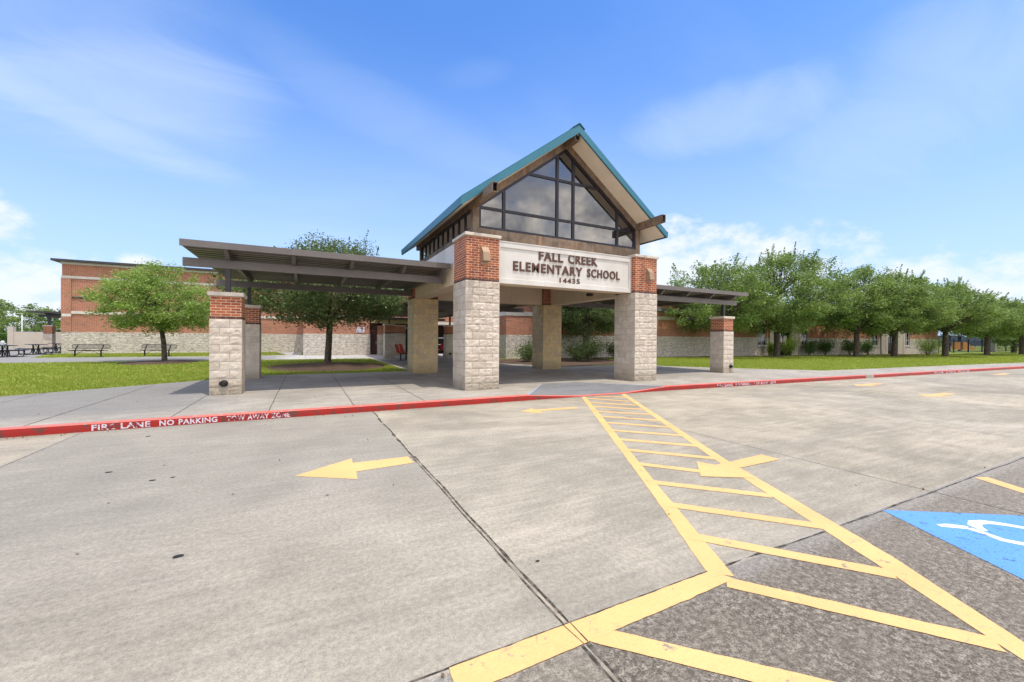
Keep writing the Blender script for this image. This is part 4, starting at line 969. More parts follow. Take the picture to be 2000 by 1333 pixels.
for a, b in piers:
    mb = MB(); mb.box(a, b - 0.55, -0.14, -0.022, -0.02, HB - 0.02); mb.box(b - 0.45, b, -0.10, -0.022, -0.02, HB - 0.02)
    pf = part(mb, 'pilaster', M_beige, RW)
    mb = MB(); mb.tube([(b - 0.5, -0.12, 0.02), (b - 0.5, -0.12, HB - 0.05)], 0.035); part(mb, 'downpipe', plain('ochre_pipe', (0.35, 0.24, 0.10), 0.6), pf)
for a, b, z0, z1, k in ops:
    f_ = window(RW, a + 0.002, b - 0.002, 0.1, max(0.02, z0), z1 - 0.002, 1 if k == 'win' else 1, 1.55 if k == 'win' else 2.2, nm='window' if k == 'win' else 'door', fmat=M_whitemetal if k == 'win' else M_frame)
    if k == 'win': wall_boxes('sill', M_sill, f_, [(a - 0.05, b + 0.05, -0.05, 0.099, z0 - 0.10, z0 - 0.002)])
    else: wall_boxes('door_notice', M_whitemetal, f_, [(a + 0.25, a + 0.5, 0.085, 0.095, 1.9, 2.15)])
mb = MB(); mb.box(3.0, 16.6, -1.25, -0.42, 3.72, 3.96); part(mb, 'sunshade', M_bronzedark, RW)

# ------------------------------------------------------------------ trees
def np_leaves(cent, nrm_, size, rs, tint_lo=0.0, tint_hi=1.0, aspect=0.5):
    """leaf quads (rhombs) at cent with random orientation"""
    n = len(cent)
    a = rs.normal(size=(n, 3)); a[:, 2] *= 0.6; a /= np.linalg.norm(a, axis=1, keepdims=True) + 1e-9
    nn = rs.normal(size=(n, 3)) * 0.75 + nrm_; nn /= np.linalg.norm(nn, axis=1, keepdims=True) + 1e-9
    b = np.cross(nn, a); b /= np.linalg.norm(b, axis=1, keepdims=True) + 1e-9
    s = size * rs.uniform(0.6, 1.35, (n, 1))
    v = np.stack([cent - a * s * 0.5, cent + b * s * aspect * 0.5 - a * s * 0.05, cent + a * s * 0.5, cent - b * s * aspect * 0.5 - a * s * 0.05], 1).reshape(-1, 3)
    t = rs.uniform(tint_lo, tint_hi, n)
    return v, t
def quad_mesh(name, v, t, material):
    n = len(v) // 4; me = bpy.data.meshes.new(name)
    me.vertices.add(4 * n); me.vertices.foreach_set('co', v.astype(np.float32).ravel())
    me.loops.add(4 * n); me.loops.foreach_set('vertex_index', np.arange(4 * n, dtype=np.int32))
    me.polygons.add(n); me.polygons.foreach_set('loop_start', np.arange(0, 4 * n, 4, dtype=np.int32)); me.polygons.foreach_set('loop_total', np.full(n, 4, np.int32))
    me.update(); a = me.attributes.new('tint', 'FLOAT', 'FACE'); a.data.foreach_set('value', t.astype(np.float32)); me.materials.append(material)
    return me
def tree(name, label, loc, H, R, zb, tr, seed, material, nclump=230, nleaf=170, ls=0.12, grp=None, fork=None, lean=(0, 0), shoots=26, flat=1.0, pt=0.0):
    rs = np.random.RandomState(seed); rg = random.Random(seed)
    root = thing(name, label, 'tree', loc, rg.uniform(0, 6.28) * 0 + 0.0, grp, baked=False)
    fork = fork or zb + 0.25
    tb = MB(); trunk_top = Vector((lean[0], lean[1], fork))
    pts = [Vector((0, 0, -0.1)), Vector((0, 0, 0.12)), Vector((lean[0] * 0.35 + 0.02, lean[1] * 0.3, fork * 0.5)), trunk_top]
    tb.tube(pts, [tr * 1.5, tr * 1.12, tr, tr * 0.92], 12)
    # clump centres: rounded crown, broad low, with uneven top
    cs = []; zc = zb + (H - zb) * 0.40
    lob = [(rg.uniform(0, 6.28), rg.uniform(0.8, 1.12)) for _ in range(7)]
    while len(cs) < nclump:
        u = rs.uniform(-1, 1, 3); u[2] = rs.uniform(-1, 1); d = np.linalg.norm(u)
        if d > 1 or d < 0.30: continue
        if rs.rand() > 0.25 + 0.75 * d: continue
        az_ = math.atan2(u[1], u[0]); k = 1.0 + 0.10 * math.sin(3 * az_ + seed) + 0.07 * math.sin(5 * az_ + 2.1 * seed)
        zz_ = u[2]
        z_ = zc + (zz_ * (H - zc) * (0.93 + 0.07 * math.sin(4 * az_ + seed)) if zz_ > 0 else zz_ * (zc - zb))
        if zz_ > 0: k *= (1 - 0.22 * zz_ ** 2) * (1 - pt * zz_)
        if rs.rand() < 0.12: k *= 1.08; z_ += 0.05 * H
        cs.append((u[0] * R * k + lean[0], u[1] * R * k + lean[1], z_))
    cs = np.array(cs)
    # limbs
    nl = 7; tips = []
    for i in range(nl):
        a = 6.2832 * i / nl + rg.uniform(-0.3, 0.3); e = rg.uniform(0.45, 1.25) if i % 2 else rg.uniform(0.3, 0.8)
        Ln = R * rg.uniform(0.45, 0.62); q = trunk_top + Vector((math.cos(a) * math.cos(e), math.sin(a) * math.cos(e), math.sin(e))) * Ln
        mid = (trunk_top + q) / 2 + Vector((rg.uniform(-.1, .1), rg.uniform(-.1, .1), -0.06 * Ln)) * 1.0
        tb.tube([trunk_top - Vector((0, 0, 0.15)), mid, q], [tr * 0.55, tr * 0.36, tr * 0.22], 7, cap=False); tips.append(q); tips.append(mid)
    tips.append(trunk_top + Vector((0, 0, (H - fork) * 0.45))); tb.tube([trunk_top, tips[-1]], [tr * 0.6, tr * 0.2], 7, cap=False)
    for c in cs:
        c = Vector(c); q = min(tips, key=lambda p: (p - c).length + (0.6 if p.z > c.z + 0.4 else 0))
        mid = (q + c) / 2 + Vector((rg.uniform(-.12, .12), rg.uniform(-.12, .12), rg.uniform(-.02, .16)))
        tb.tube([q, mid, c], [tr * 0.13, tr * 0.085, 0.008], 4, cap=False)
    part(tb, 'trunk', M_bark, root)
    # leaves in flattened sprays
    V, T = [], []
    ctr = np.array([lean[0], lean[1], zc])
    for c in cs:
        n = int(nleaf * rs.uniform(0.6, 1.3)); rad = R * rs.uniform(0.11, 0.21)
        outw = (c - ctr); outw /= np.linalg.norm(outw) + 1e-6
        g = rs.normal(size=(n, 3)); g /= np.linalg.norm(g, axis=1, keepdims=True) + 1e-9; g *= rs.uniform(0, 1, (n, 1)) ** 0.45
        P = c + g * np.array([rad, rad, rad * 0.62 * flat]) + outw * (rs.uniform(-0.4, 0.9, (n, 1)) * rad * 0.6)
        v, t = np_leaves(P, outw * 0.35 + np.array([0, 0, 0.45]), ls, rs); V.append(v); T.append(np.clip(t * 0.8 + rs.uniform(-0.15, 0.3), 0, 1))
    # shoots that stick out of the top and sides
    for _ in range(shoots):
        c = cs[rs.randint(len(cs))]
        if c[2] < zc and rs.rand() < 0.6: continue
        outw = (c - ctr) / (np.linalg.norm(c - ctr) + 1e-6); d = outw * 0.7 + np.array([0, 0, 0.6]) + rs.normal(size=3) * 0.25; d /= np.linalg.norm(d)
        Ls = R * rs.uniform(0.12, 0.26); n = 44; s = rs.uniform(0, 1, (n, 1))
        P = c + d * (R * 0.06 + s * Ls) + rs.normal(size=(n, 3)) * 0.05 * (1.2 - s); v, t = np_leaves(P, d * 0.3, ls * 0.85, rs); V.append(v); T.append(t)
    V = np.concatenate(V); T = np.concatenate(T)
    me = quad_mesh('crown', V, T, material); o = bpy.data.objects.new('crown', me); COL.objects.link(o); o.parent = root
    return root
GT = 'oak trees in a row along the right wing'
tree('oak_tree', 'small light green oak in front of the tall brick hall, left of the short columns', (-7.05, 29.2, 0.12), 5.5, 2.75, 1.75, 0.115, 3, M_leaflight, 225, 150, 0.12, lean=(-0.15, 0), shoots=50, pt=0.40)
tree('oak_tree', 'dark green oak in a wide mulch ring, seen below and above the left metal canopy', (1.05, 23.6, 0.14), 6.35, 4.0, 2.15, 0.16, 5, M_leafshade, 360, 170, 0.125, lean=(0.1, 0), shoots=110, pt=0.12)
tree('oak_tree', 'shaded oak seen through the open portal between its right columns', (17.9, 23.6, 0.12), 7.4, 3.9, 1.85, 0.24, 8, M_leafshade, 300, 190, 0.14, shoots=30)
row = [((30.2, 22.4), 8.5, 3.9, 2.1, 0.22, 11, 'first oak of the right row, rising just above the right metal canopy'),
       ((36.75, 21.3), 9.5, 4.3, 2.15, 0.30, 12, 'tallest oak of the right row, its trunk in front of the dark classroom door'),
       ((45.2, 19.1), 8.75, 3.9, 2.2, 0.27, 13, 'oak with a thick dark trunk in front of the middle of the right wing'),
       ((49.4, 17.9), 8.0, 3.8, 2.2, 0.27, 14, 'oak beside the far classroom door of the right wing'),
       ((55.9, 16.4), 7.6, 3.9, 2.3, 0.27, 15, 'oak at the far end of the right wing next to the bright shrub'),
       ((66.7, 16.3), 6.5, 3.7, 2.2, 0.27, 16, 'oak beyond the wing in front of the orange play slide fence'),
       ((75.5, 15.7), 6.3, 3.8, 2.2, 0.27, 17, 'last oak of the right row at the edge of the picture')]
for (xy, H, R, zb, tr, sd_, lb) in row:
    tree('oak_tree', lb, (*xy, 0.12), H - 0.4, R * 1.06, zb, tr * 0.8, sd_, M_leaf, 215 + (sd_ * 37) % 50, 150, 0.175, grp=GT, shoots=150, pt=0.10)
def mound(x, y, r, h, seed, sx=1.0, sy=1.0, nm='mulch'):
    mb = MB(); N, K = 40, 6; b = len(mb.v)
    for k in range(K + 1):
        f = k / K
        for i in range(N):
            a = 6.2832 * i / N; rr = r * f * (1 + 0.10 * noise.noise((math.cos(a) * 2, math.sin(a) * 2, seed)))
            mb.v.append((x + rr * sx * math.cos(a), y + rr * sy * math.sin(a), 0.122 + h * (1 - f * f) + (0.012 * noise.noise((a * 9, f * 9, seed)) if k < K else 0)))
    for k in range(K):
        for i in range(N): mb.f.append((b + k * N + i, b + (k + 1) * N + i, b + (k + 1) * N + (i + 1) % N, b + k * N + (i + 1) % N)); mb.t.append(0); mb.sm.append(True)
    o = tag(mb.build(nm, M_mulch), kind='structure'); return o
mound(-7.0, 28.4, 1.6, 0.10, 1, 1.15, 1.5); mound(1.05, 21.9, 2.1, 0.14, 2, 1.35, 1.7)
for (xy, *_x) in row: mound(xy[0], xy[1], 1.1, 0.05, xy[0])
mb = MB(); z = 0.133
poly([(11.3, 18.2), (12.8, 17.7), (16.5, 18.4), (18.6, 20.8), (19.2, 22.8), (19.5, 25.2), (13.2, 25.9), (10.6, 25.9), (10.2, 21.6), (11.2, 19.4)], z)
struct(mb, 'mulch_bed', M_mulch)
mb = MB(); z = 0.131
poly([(19.5, 24.0), (30, 23.2), (45, 21.6), (62, 19.7), (67.5, 19.2), (67.5, 20.5), (19.5, 25.7)], z); struct(mb, 'mulch_bed', M_mulch)

def shrub(label, loc, w_, h, seed, material=None, n=1400, ls=0.09, grp=None, nm='shrub', stemmy=True):
    rs = np.random.RandomState(seed); rg = random.Random(seed); root = thing(nm, label, 'shrub', loc, 0, grp, baked=False)
    mb = MB(); V, T = [], []
    for i in range(14):
        a = rg.uniform(0, 6.28); e = rg.uniform(0.2, 1.0); tip = Vector((math.cos(a) * w_ / 2 * e, math.sin(a) * w_ / 2 * e, h * rg.uniform(0.55, 0.98) * (1 - 0.25 * e * e)))
        mb.tube([(0.06 * math.cos(a), 0.06 * math.sin(a), -0.02), tip * 0.5 + Vector((0, 0, 0.08 * h)), tip], [0.014, 0.01, 0.005], 5, cap=False)
        k = n // 14; s = rs.uniform(0.35, 1.05, (k, 1)); P = np.array(tip) * s + rs.normal(size=(k, 3)) * np.array([w_ * 0.11, w_ * 0.11, h * 0.10]); P[:, 2] = np.abs(P[:, 2]) + 0.03
        v, t = np_leaves(P, np.array([0, 0, 0.5]), ls, rs); V.append(v); T.append(t)
    part(mb, 'stems', M_bark, root)
    me = quad_mesh('foliage', np.concatenate(V), np.concatenate(T), material or M_shrub); o = bpy.data.objects.new('foliage', me); COL.objects.link(o); o.parent = root
    return root
GS = 'shrubs along the school walls'
for lb, x, y, w_, h, sd_, mt_ in (('leafy shrub against the stone base just right of the front left portal column', 12.4, 22.2, 1.5, 1.25, 1, None),
        ('small dark shrub left of the rear right portal column', 13.6, 21.8, 1.1, 1.2, 2, None), ('dark shrub in deep shade right of the rear right portal column', 15.6, 21.4, 1.5, 1.2, 3, None),
        ('shrub with upright fronds left of the shaded oak trunk', 16.3, 21.2, 1.5, 1.45, 4, None), ('shrub right of the shaded oak trunk', 20.0, 23.0, 1.5, 1.3, 5, None),
        ('brighter shrub beside the front right portal column', 21.4, 22.9, 1.6, 1.4, 6, None), ('small yellow green shrub by the downpipe left of the first classroom door', 38.7, 22.9, 0.9, 1.3, 7, M_shrublight),
        ('bright yellow green shrub in front of the first classroom door', 41.2, 22.6, 1.7, 1.9, 8, M_shrublight), ('thin dark shrub under the narrow window after the first door', 44.0, 22.4, 1.7, 1.5, 9, None),
        ('round dark shrub standing in the middle of the right stone wall', 46.4, 22.2, 1.9, 1.6, 10, None), ('tall airy shrub left of the thick dark oak trunk', 50.0, 21.7, 2.3, 2.0, 11, None),
        ('airy shrub right of the thick dark oak trunk', 53.0, 21.4, 1.8, 1.9, 12, None), ('big bright green bush at the far corner of the right wing', 59.2, 18.7, 2.6, 2.1, 13, M_shrublight)):
    shrub(lb, (x, y, 0.12), w_ * (1.25 if x < 22 else 1), h * (1.12 if x < 22 else 1), sd_, mt_ or (M_leafshade if x < 21 else None), 2200, 0.12 if x > 30 else 0.11, GS)

# ------------------------------------------------------------------ grass blades
def in_poly(P, poly_):
    x, y = P[:, 0], P[:, 1]; ins = np.zeros(len(P), bool); n = len(poly_)
    for i in range(n):
        x0, y0 = poly_[i]; x1, y1 = poly_[(i + 1) % n]
        c = ((y0 > y) != (y1 > y)) & (x < (x1 - x0) * (y - y0) / (y1 - y0 + 1e-12) + x0); ins ^= c
    return ins
def blades(name, poly_, n, seed, h=(0.035, 0.075), wd=0.012, near=None, holes=()):
    rs = np.random.RandomState(seed); pp = np.array(poly_); lo, hi = pp.min(0), pp.max(0)
    P = rs.uniform(0, 1, (n * 3, 2)); P = lo + P * (hi - lo); P = P[in_poly(P, poly_)]
    if near is not None:
        d = np.hypot(P[:, 0] - near[0], P[:, 1] - near[1]); P = P[rs.rand(len(P)) < np.clip((near[2] / d) ** 2, 0, 1)]
    for hx, hy, ra, rb in holes: P = P[((P[:, 0] - hx) / ra) ** 2 + ((P[:, 1] - hy) / rb) ** 2 > 1]
    nz = np.sin(P[:, 0] * 1.3 + 1.7 * np.sin(P[:, 1] * 0.9)) * np.sin(P[:, 1] * 1.9 + 1.1 * np.sin(P[:, 0] * 0.7)) + 0.5 * np.sin(P[:, 0] * 4.1 + P[:, 1] * 3.3); P = P[(nz < 0.85) | (rs.rand(len(P)) < 0.3)]
    P = P[:n]; k = len(P); a = rs.uniform(0, 6.283, k); hh = rs.uniform(h[0], h[1], k); d = np.hypot(P[:, 0], P[:, 1]); w_ = wd * np.clip(d / 15, 1, 3)
    dx, dy = np.cos(a) * w_, np.sin(a) * w_; lx, ly = rs.normal(size=k) * 0.022, rs.normal(size=k) * 0.022; z0 = np.full(k, 0.115)
    v = np.stack([np.stack([P[:, 0] - dx, P[:, 1] - dy, z0], 1), np.stack([P[:, 0] + dx, P[:, 1] + dy, z0], 1), np.stack([P[:, 0] + lx + dx * .3, P[:, 1] + ly + dy * .3, z0 + hh], 1), np.stack([P[:, 0] + lx - dx * .3, P[:, 1] + ly - dy * .3, z0 + hh], 1)], 1).reshape(-1, 3)
    me = quad_mesh(name, v, rs.uniform(0, 1, k), M_blade); o = bpy.data.objects.new(name, me); COL.objects.link(o); return tag(o, 'short green lawn grass', 'grass', kind='stuff')
blades('grass', [(-45, 12.4), (-16, 11.2), (-10.5, 12.2), (-6.3, 13.85), (-3.1, 16.38), (-1.55, 17.68), (3.95, 17.6), (3.95, 29.1), (-14, 30.1), (-45, 30.6)], 190000, 1, near=(0, 0, 17), holes=((1.05, 21.9, 2.6, 3.3), (-7.0, 28.4, 1.7, 2.3)))
blades('grass', [(17.5, 16.1), (20.3, 12.75), (22.35, 10.75), (30, 10.3), (44.8, 9.4), (60, 9.0), (90, 8.0), (90, 17), (62, 19.6), (45, 21.5), (30, 23.1), (19.3, 24.0), (18.7, 20.8), (17.5, 18.6)], 150000, 2, near=(0, 0, 22))
blades('grass', [(-15.4, 36.9), (-1.4, 37.2), (-2.5, 43.9), (-16.8, 43.9)], 26000, 3)

rs = np.random.RandomState(77); n = 520
P = np.zeros((n, 3)); P[:, 0] = rs.uniform(-9, 26, n); q = rs.rand(n)
P[:, 1] = np.where(q < 0.45, [kerb_y(x) for x in P[:, 0]] - np.abs(rs.normal(size=n)) * 0.18 - 0.02, np.where(q < 0.8, rs.uniform(9.3, 17, n), rs.uniform(-1, 9, n)))
P[:, 2] = np.where(P[:, 1] < 9.02, 0.008, 0.138); ok = ~((P[:, 1] > 9.0) & (P[:, 1] < 11.2) & (P[:, 0] > 5) & (P[:, 0] < 10)) & ~((P[:, 0] > 17) & (P[:, 1] > 9)); P = P[ok]
v, tt = np_leaves(P, np.array([0, 0, 4.0]), 0.035, rs); me = quad_mesh('fallen_leaves', v, tt, plain('dry_leaves', (0.17, 0.10, 0.05), 0.8, var=0.4, scale=3))
o = bpy.data.objects.new('fallen_leaves', me); COL.objects.link(o); tag(o, 'scattered small dry leaves along the kerb and pavement', 'leaves', kind='stuff')
# ------------------------------------------------------------------ benches, tables, seats
def make_bench(label, loc, rz, grp):
    t = thing('park_bench', label, 'bench', loc, rz, grp, baked=False); L2 = 0.98
    mb = MB()
    for k in range(7): y = -0.21 + k * 0.065; mb.box(-L2, L2, y, y + 0.042, 0.445, 0.458)
    mb.tube([(-L2, -0.22, 0.45), (L2, -0.22, 0.45)], 0.02); mb.tube([(-L2, 0.23, 0.45), (L2, 0.23, 0.45)], 0.018); mb.tube([(-L2, -0.22, 0.45), (-L2, 0.23, 0.45)], 0.016); mb.tube([(L2, -0.22, 0.45), (L2, 0.23, 0.45)], 0.016)
    part(mb, 'seat', M_black, t)
    mb = MB(); pts = []
    for cx_, sg in ((L2 + 0.04, 1), (-L2 - 0.04, -1)):
        for k in range(7):
            a = math.pi / 2 - math.pi * k / 6; pts.append((cx_ + sg * 0.0 + (0.10 * math.cos(a) * 1 if sg > 0 else -0.10 * math.cos(a)), 0.27, 0.70 + (0.13 * math.sin(a) if sg > 0 else -0.13 * math.sin(a))))
    pts.append(pts[0]); mb.tube(pts, 0.018, 8, cap=False)
    for k in range(7): z_ = 0.60 + k * 0.034; mb.box(-L2 - 0.08, L2 + 0.08, 0.265, 0.275, z_, z_ + 0.014)
    part(mb, 'backrest', M_black, t)
    for s in (-1, 1):
        x = s * 0.76; mb = MB(); mb.box(x - 0.03, x + 0.03, -0.03, 0.03, 0.0, 0.43); mb.box(x - 0.16, x + 0.16, -0.08, 0.22, 0.0, 0.015); mb.beam((x, 0.0, 0.42), (x, 0.26, 0.84), 0.045, 0.045)
        mb.beam((x, -0.2, 0.425), (x, 0.2, 0.425), 0.05, 0.03); part(mb, 'leg', M_black, t)
    mb = MB()
    for s in (-1, 1): mb.tube([(s * 0.75, 0, 0.14), (s * 0.30, 0, 0.40), (0, 0, 0.43)], 0.014)
    part(mb, 'brace', M_black, t); return t
b0 = make_bench('black metal bench next to the picnic tables, with its back to the brick hall', (-13.05, 37.35, 0.13), -0.30, 'benches by the path')
b1 = copy_tree(b0); b1.location = (-9.45, 37.35, 0.13); b1.rotation_euler = (0, 0, -0.30); b1['label'] = 'black metal bench directly behind the small oak trunk, right bench of two'
def make_table(label, loc, rz, grp):
    t = thing('picnic_table', label, 'picnic table', loc, rz, grp, baked=False); L2 = 1.2
    mb = MB()
    for k in range(6): x = -0.37 + k * 0.125; mb.box(x, x + 0.118, -L2, L2, 0.735, 0.755)
    mb.box(-0.385, 0.385, -L2 - 0.02, -L2, 0.725, 0.76); mb.box(-0.385, 0.385, L2, L2 + 0.02, 0.725, 0.76); mb.box(-0.40, -0.375, -L2, L2, 0.725, 0.758); mb.box(0.383, 0.405, -L2, L2, 0.725, 0.758)
    part(mb, 'table_top', M_black, t)
    for s in (-1, 1):
        mb = MB(); mb.box(s * 0.72 - 0.14, s * 0.72 + 0.14, -L2, L2, 0.435, 0.462); part(mb, 'bench_seat', M_black, t)
    for s in (-1, 1):
        y = s * 0.85; mb = MB(); mb.box(-0.04, 0.04, y - 0.03, y + 0.03, 0.02, 0.73); mb.box(-0.72, 0.72, y - 0.02, y + 0.02, 0.39, 0.434)
        for q in (-1, 1): mb.tube([(q * 0.72, y, 0.42), (q * 0.70, y, 0.12), (q * 0.62, y, 0.03), (q * 0.20, y, 0.03), (q * 0.09, y, 0.12), (q * 0.06, y, 0.42)], 0.028, 8)
        part(mb, 'leg', M_black, t)
    mb = MB(); mb.tube([(0, -0.82, 0.38), (0, 0, 0.72)], 0.015); mb.tube([(0, 0.82, 0.38), (0, 0, 0.72)], 0.015); part(mb, 'brace', M_black, t); return t
GP = 'picnic tables on the left patio'
t0 = make_table('black picnic table nearest the left edge, first of three toward the viewer', (-17.6, 38.9, 0.135), 0.55, GP)
for lb, lo in (('black picnic table in the middle of the three', (-18.0, 43.3, 0.135)), ('black picnic table farthest back, partly behind the left bench', (-18.2, 47.0, 0.135)),
               ('black picnic table cut by the left edge of the picture', (-21.0, 41.0, 0.135))):
    t1 = copy_tree(t0); t1.location = lo; t1['label'] = lb
def make_seat(label, loc, rz):
    t = thing('red_seat_bench', label, 'seat', loc, rz, 'red double seats', baked=False)
    for s in (-1, 1):
        mb = MB(); x = s * 0.27
        prof = [(-0.24, 0.43), (-0.05, 0.40), (0.14, 0.41), (0.20, 0.50), (0.30, 0.86)]
        for (ya, za), (yb, zb) in zip(prof, prof[1:]):
            mb.mesh([(x - 0.23, ya, za), (x + 0.23, ya, za), (x + 0.23, yb, zb), (x - 0.23, yb, zb), (x - 0.23, ya, za + 0.03), (x + 0.23, ya, za + 0.03), (x + 0.23, yb + 0.002, zb + 0.03), (x - 0.23, yb + 0.002, zb + 0.03)],
                    [(0, 3, 2, 1), (4, 5, 6, 7), (0, 1, 5, 4), (2, 3, 7, 6), (3, 0, 4, 7), (1, 2, 6, 5)])
        part(mb, 'seat', M_rededge, t)
    mb = MB(); mb.box(-0.5, 0.5, -0.03, 0.03, 0.34, 0.395); part(mb, 'rail', M_black, t)
    for s in (-1, 1):
        mb = MB(); mb.box(s * 0.36 - 0.03, s * 0.36 + 0.03, -0.03, 0.03, 0.015, 0.34); mb.box(s * 0.36 - 0.03, s * 0.36 + 0.03, -0.25, 0.22, 0, 0.014); part(mb, 'leg', M_black, t)
    return t
s0 = make_seat('red moulded double seat on black legs beside the rear left portal column', (5.6, 26.4, 0.134), 0.95)
s0.scale = (1.15, 1.15, 1.15)
s1 = copy_tree(s0); s1.location = (10.1, 31.0, 0.134); s1.rotation_euler = (0, 0, 2.6); s1['label'] = 'red moulded double seat seen between the two left portal columns'
s2 = copy_tree(s0); s2.location = (9.3, 32.6, 0.134); s2.rotation_euler = (0, 0, 2.0); s2['label'] = 'second red seat farther back, behind the red seat between the left portal columns'

# ------------------------------------------------------------------ left background
lc = thing('covered_walkway', 'small dark canopy on a brick pier at the left end of the tall brick hall', 'covered walkway', (-23.2, 59, 0.13), group=GW)
mb = MB(); mb.box(-24.4, -14, 57.2, 61, 3.80, 3.98); part(mb, 'fascia', M_bronzedark, lc)
mb = MB(); mb.box(-23.9, -14, 57.9, 58.1, 3.42, 3.66); mb.box(-23.9, -14, 60.2, 60.4, 3.42, 3.66); part(mb, 'beam', M_bronzedark, lc)
for x_ in (-23.2, -21, -19): mb = MB(); mb.box(x_ - 0.04, x_ + 0.04, 57.3, 60.8, 3.661, 3.80); part(mb, 'rafter', M_bronzedark, lc)
mb = MB(); mb.box(-23.32, -23.12, 58.1, 58.3, 2.60, 3.42); part(mb, 'post', M_bronzedark, lc)
column(lc, -23.6, 58, 0.66, SW, 1.75, 2.50, 2.60, 9, 31, (0.5, 0.1, 0, 0), 0.4)
mb = MB(); mb.box(-28.6, -19.0, 64, 64.4, 0, 1.95); mb.box(-28.75, -28.3, 63.95, 64.45, 0, 2.5)
tag(mb.build('garden_wall', M_beige, off=(-24, 64.2, 0)), 'low beige rendered wall behind the small brick pier at the far left', 'wall')
hd = thing('hedge', 'long clipped green hedge behind a thin fence at the far left', 'hedge', (-45, 78, 0.12), 0, baked=False)
rs = np.random.RandomState(5); n = 26000; P = rs.uniform(-1, 1, (n, 3)); P[:, 0] *= 19; P[:, 1] *= 0.6; P[:, 2] = (P[:, 2] + 1) * 0.85
P[:, 1] = np.where(rs.rand(n) < 0.6, -0.6 + rs.rand(n) * 0.2, P[:, 1]); v, tt = np_leaves(P, np.array([0, -0.6, 0.3]), 0.22, rs)
me = quad_mesh('foliage', v, tt, M_shrub); o = bpy.data.objects.new('foliage', me); COL.objects.link(o); o.parent = hd
mb = MB(); mb.box(-19, 19, -0.35, 0.4, 0, 1.5); part(mb, 'twig_core', plain('dark_twigs', (0.02, 0.035, 0.012), 0.95), hd)
GL = 'trees beyond the hedge on the left'
for i, (x, y, H, R, lb) in enumerate(((-40, 88, 7.6, 6.0, 'broad green tree beyond the hedge, cut by the left edge of the picture'), (-33.5, 92, 6.5, 5.0, 'green tree beyond the hedge, left of the grey roof'),
        (-46.0, 82, 5.0, 4.5, 'lower lighter tree in front of the far left trees'), (-29.5, 86, 4.4, 2.8, 'small tree standing in front of the grey roof'), (-25.0, 96, 4.2, 3.4, 'dark low tree seen behind the small canopy'), (-52, 95, 9, 7, 'tall tree just outside the left group'))):
    tree('shade_tree', lb, (x, y, 0.1), H, R, 0.9, 0.2, 40 + i, M_leaf if i % 2 == 0 else M_shrub, 90, 110, 0.32, grp=GL, shoots=20)
hs_ = thing('house', 'house with a hipped grey shingle roof beyond the trees at the far left', 'house', (-34, 125, 0))
mb = MB(); mb.box(-44, -22, 121, 132, 0, 3.4); part(mb, 'wall', M_beige, hs_)
mb = MB(); mb.mesh([(-45, 120, 3.4), (-21, 120, 3.4), (-21, 133, 3.4), (-45, 133, 3.4), (-40.5, 126.5, 7.2), (-31, 126.5, 7.2)], [(0, 1, 5, 4), (1, 2, 5), (2, 3, 4, 5), (3, 0, 4), (3, 2, 1, 0)])
mb.mesh([(-31, 117, 3.4), (-17, 117, 3.4), (-17, 128, 3.4), (-31, 128, 3.4), (-26, 122, 5.8), (-21, 122, 5.8)], [(0, 1, 5, 4), (1, 2, 5), (2, 3, 4, 5), (3, 0, 4), (3, 2, 1, 0)]); part(mb, 'roof', M_greywall, hs_)
lp = thing('light_pole', 'slim pale light pole in front of the far left trees', 'light pole', (-32.2, 74.5, 0.1))
mb = MB(); mb.tube([(-32.2, 74.5, 0.1), (-32.2, 74.5, 4.3)], [0.09, 0.06], 8); part(mb, 'pole', M_whitemetal, lp); mb = MB(); mb.box(-32.6, -32.1, 74.4, 74.6, 4.3, 4.36); part(mb, 'lamp_head', M_whitemetal, lp)
sg = thing('street_sign', 'small blue and white pictogram sign on a post before the hedge', 'sign', (-27.9, 66, 0.12))
mb = MB(); mb.tube([(-27.9, 66, 0.1), (-27.9, 66, 1.7)], 0.03, 6); part(mb, 'post', M_whitemetal, sg); mb = MB(); mb.box(-28.2, -27.6, 65.95, 65.965, 1.35, 2.0, bev=0.004); fc = part(mb, 'sign_face', M_bluesign, sg)
mb = MB(); mb.obox((-27.9, 65.94, 1.7), (0.14, 0, 0.14), (0, 0.004, 0), (-0.03, 0, 0.03)); mb.obox((-27.85, 65.94, 1.62), (0.03, 0, -0.03), (0, 0.005, 0), (-0.10, 0, -0.1)); part(mb, 'pictogram', M_whitemetal, fc)
hy = thing('fire_hydrant', 'small white hydrant on the verge behind the picnic tables', 'hydrant', (-27.3, 60, 0.12))
mb = MB(); mb.tube([(-27.3, 60, 0.1), (-27.3, 60, 0.75), (-27.3, 60, 0.9), (-27.3, 60, 1.0)], [0.14, 0.14, 0.17, 0.05], 12); part(mb, 'barrel', M_whitemetal, hy)
mb = MB(); mb.tube([(-27.55, 60, 0.68), (-27.05, 60, 0.68)], 0.07, 8); part(mb, 'nozzle', M_whitemetal, hy)
py = thing('power_pylon', 'faint lattice power pylon far away left of the brick hall', 'pylon', (-77, 260, 0))
mb = MB()
for s in (-1, 1):
    mb.beam((-77 + s * 3, 260, 0), (-77 + s * 0.5, 260, 26), 0.25, 0.25)
    for k in range(5): zq = 4 + k * 4.4; mb.beam((-77 - s * (3 - 0.096 * zq), 260, zq), (-77 + s * (3 - 0.096 * (zq + 4.4)), 260, zq + 4.4), 0.12, 0.12)
for zq in (19, 22.5, 25.5): mb.beam((-84, 260, zq), (-70, 260, zq), 0.2, 0.2)
part(mb, 'lattice', plain('galvanised_far', (0.4, 0.42, 0.45), 0.7), py)

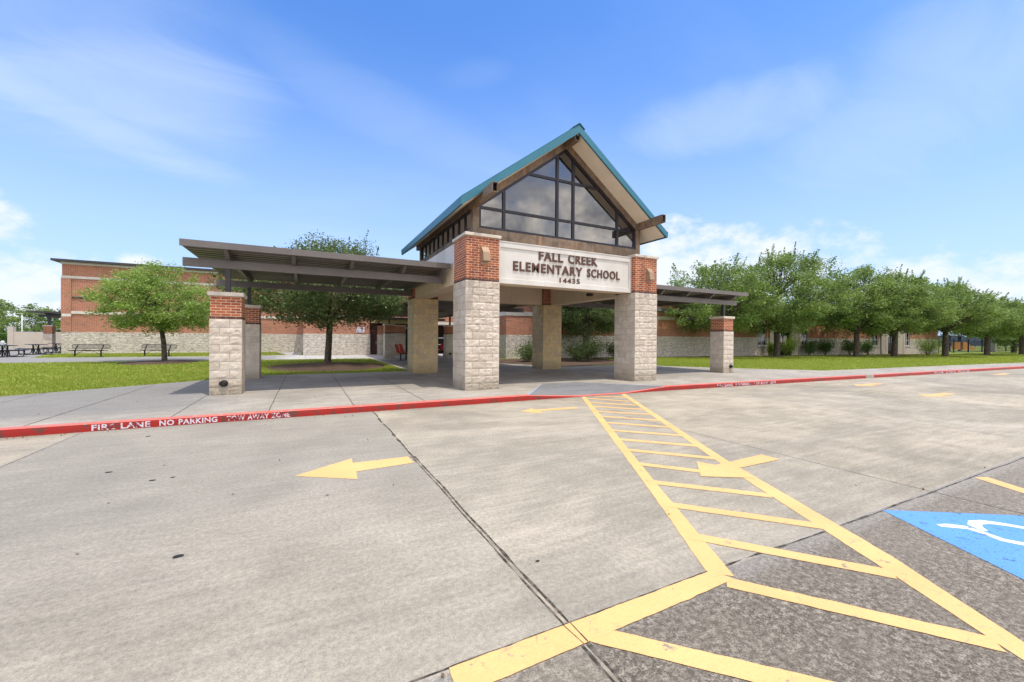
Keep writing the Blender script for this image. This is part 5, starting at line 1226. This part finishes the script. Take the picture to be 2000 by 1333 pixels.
# ------------------------------------------------------------------ right background
fn = thing('metal_fence', 'dark picket fence with stone pillars at the far right behind the oaks', 'fence', (72, 21.5, 0.12))
mb = MB(); x = 66.0
while x < 110: mb.box(x, x + 0.025, 21.5, 21.53, 0.12, 1.75); x += 0.30
mb.box(66, 110, 21.49, 21.54, 0.28, 0.33); mb.box(66, 110, 21.49, 21.54, 1.55, 1.60); part(mb, 'pickets', M_navy, fn)
for x in (89.6, 105): mb = MB(); mb.box(x, x + 0.9, 21.1, 22.0, 0.1, 1.9); part(mb, 'pillar', M_stonewall, fn)
for k in range(8): x = 66 + k * 5; mb = MB(); mb.box(x, x + 0.12, 21.45, 21.57, 0.1, 1.95); part(mb, 'post', M_frame, fn)
pg = thing('playground_slide', 'orange play structure with a slide behind the far right fence', 'playground', (92, 25, 0.12))
mb = MB(); mb.box(88.0, 91.0, 25, 25.15, 0.35, 1.5); part(mb, 'side_panel', M_orange, pg)
mb = MB(); mb.mesh([(92.0, 25, 1.6), (93.0, 25, 1.6), (97.5, 25, 0.3), (92.0, 25, 0.3), (92.0, 25.5, 1.6), (93.0, 25.5, 1.6), (97.5, 25.5, 0.3), (92.0, 25.5, 0.3)], [(0, 3, 2, 1), (4, 5, 6, 7), (0, 1, 5, 4), (1, 2, 6, 5), (2, 3, 7, 6), (3, 0, 4, 7)]); part(mb, 'slide', M_orange, pg)
mb = MB()
for x in (87.8, 91.2, 91.8): mb.box(x, x + 0.16, 25.2, 25.36, 0.1, 2.4)
part(mb, 'posts', M_navy, pg); mb = MB(); mb.box(87.5, 92.2, 24.9, 27, 2.4, 2.52); part(mb, 'shade_roof', M_navy, pg)
ds = thing('dark_screen_fence', 'long dark blue screened fence far behind the play structure', 'fence', (110, 40, 0.12))
mb = MB(); mb.box(78, 190, 40, 40.15, 0.5, 2.9); part(mb, 'screen', M_navy, ds)
mb = MB()
for k in range(20): mb.box(78 + k * 5.5, 78.1 + k * 5.5, 39.9, 40, 0.1, 3.0)
part(mb, 'posts', M_frame, ds)
GR = 'trees far away at the right'
for i, (x, y, H, R) in enumerate(((88, 19, 6.5, 4), (101, 18, 6.6, 4.3), (120, 20, 7.5, 5), (140, 30, 8, 6), (160, 24, 8, 6), (100, 48, 7, 6), (120, 52, 7.5, 6), (145, 56, 9, 7), (190, 40, 10, 8))):
    tree('shade_tree', ['tree in line after the last oak at the right edge', 'second tree after the last oak at the right edge', 'third tree beyond the right edge row', 'far tree right of the dark screen', 'farther tree right of the dark screen', 'tree behind the dark screen fence, left', 'tree behind the dark screen fence, middle', 'tree behind the dark screen fence, right', 'most distant tree at the far right'][i], (x, y, 0.1), H, R, 1.0, 0.25, 60 + i, M_leaf, 80, 100, 0.34, grp=GR, shoots=20)
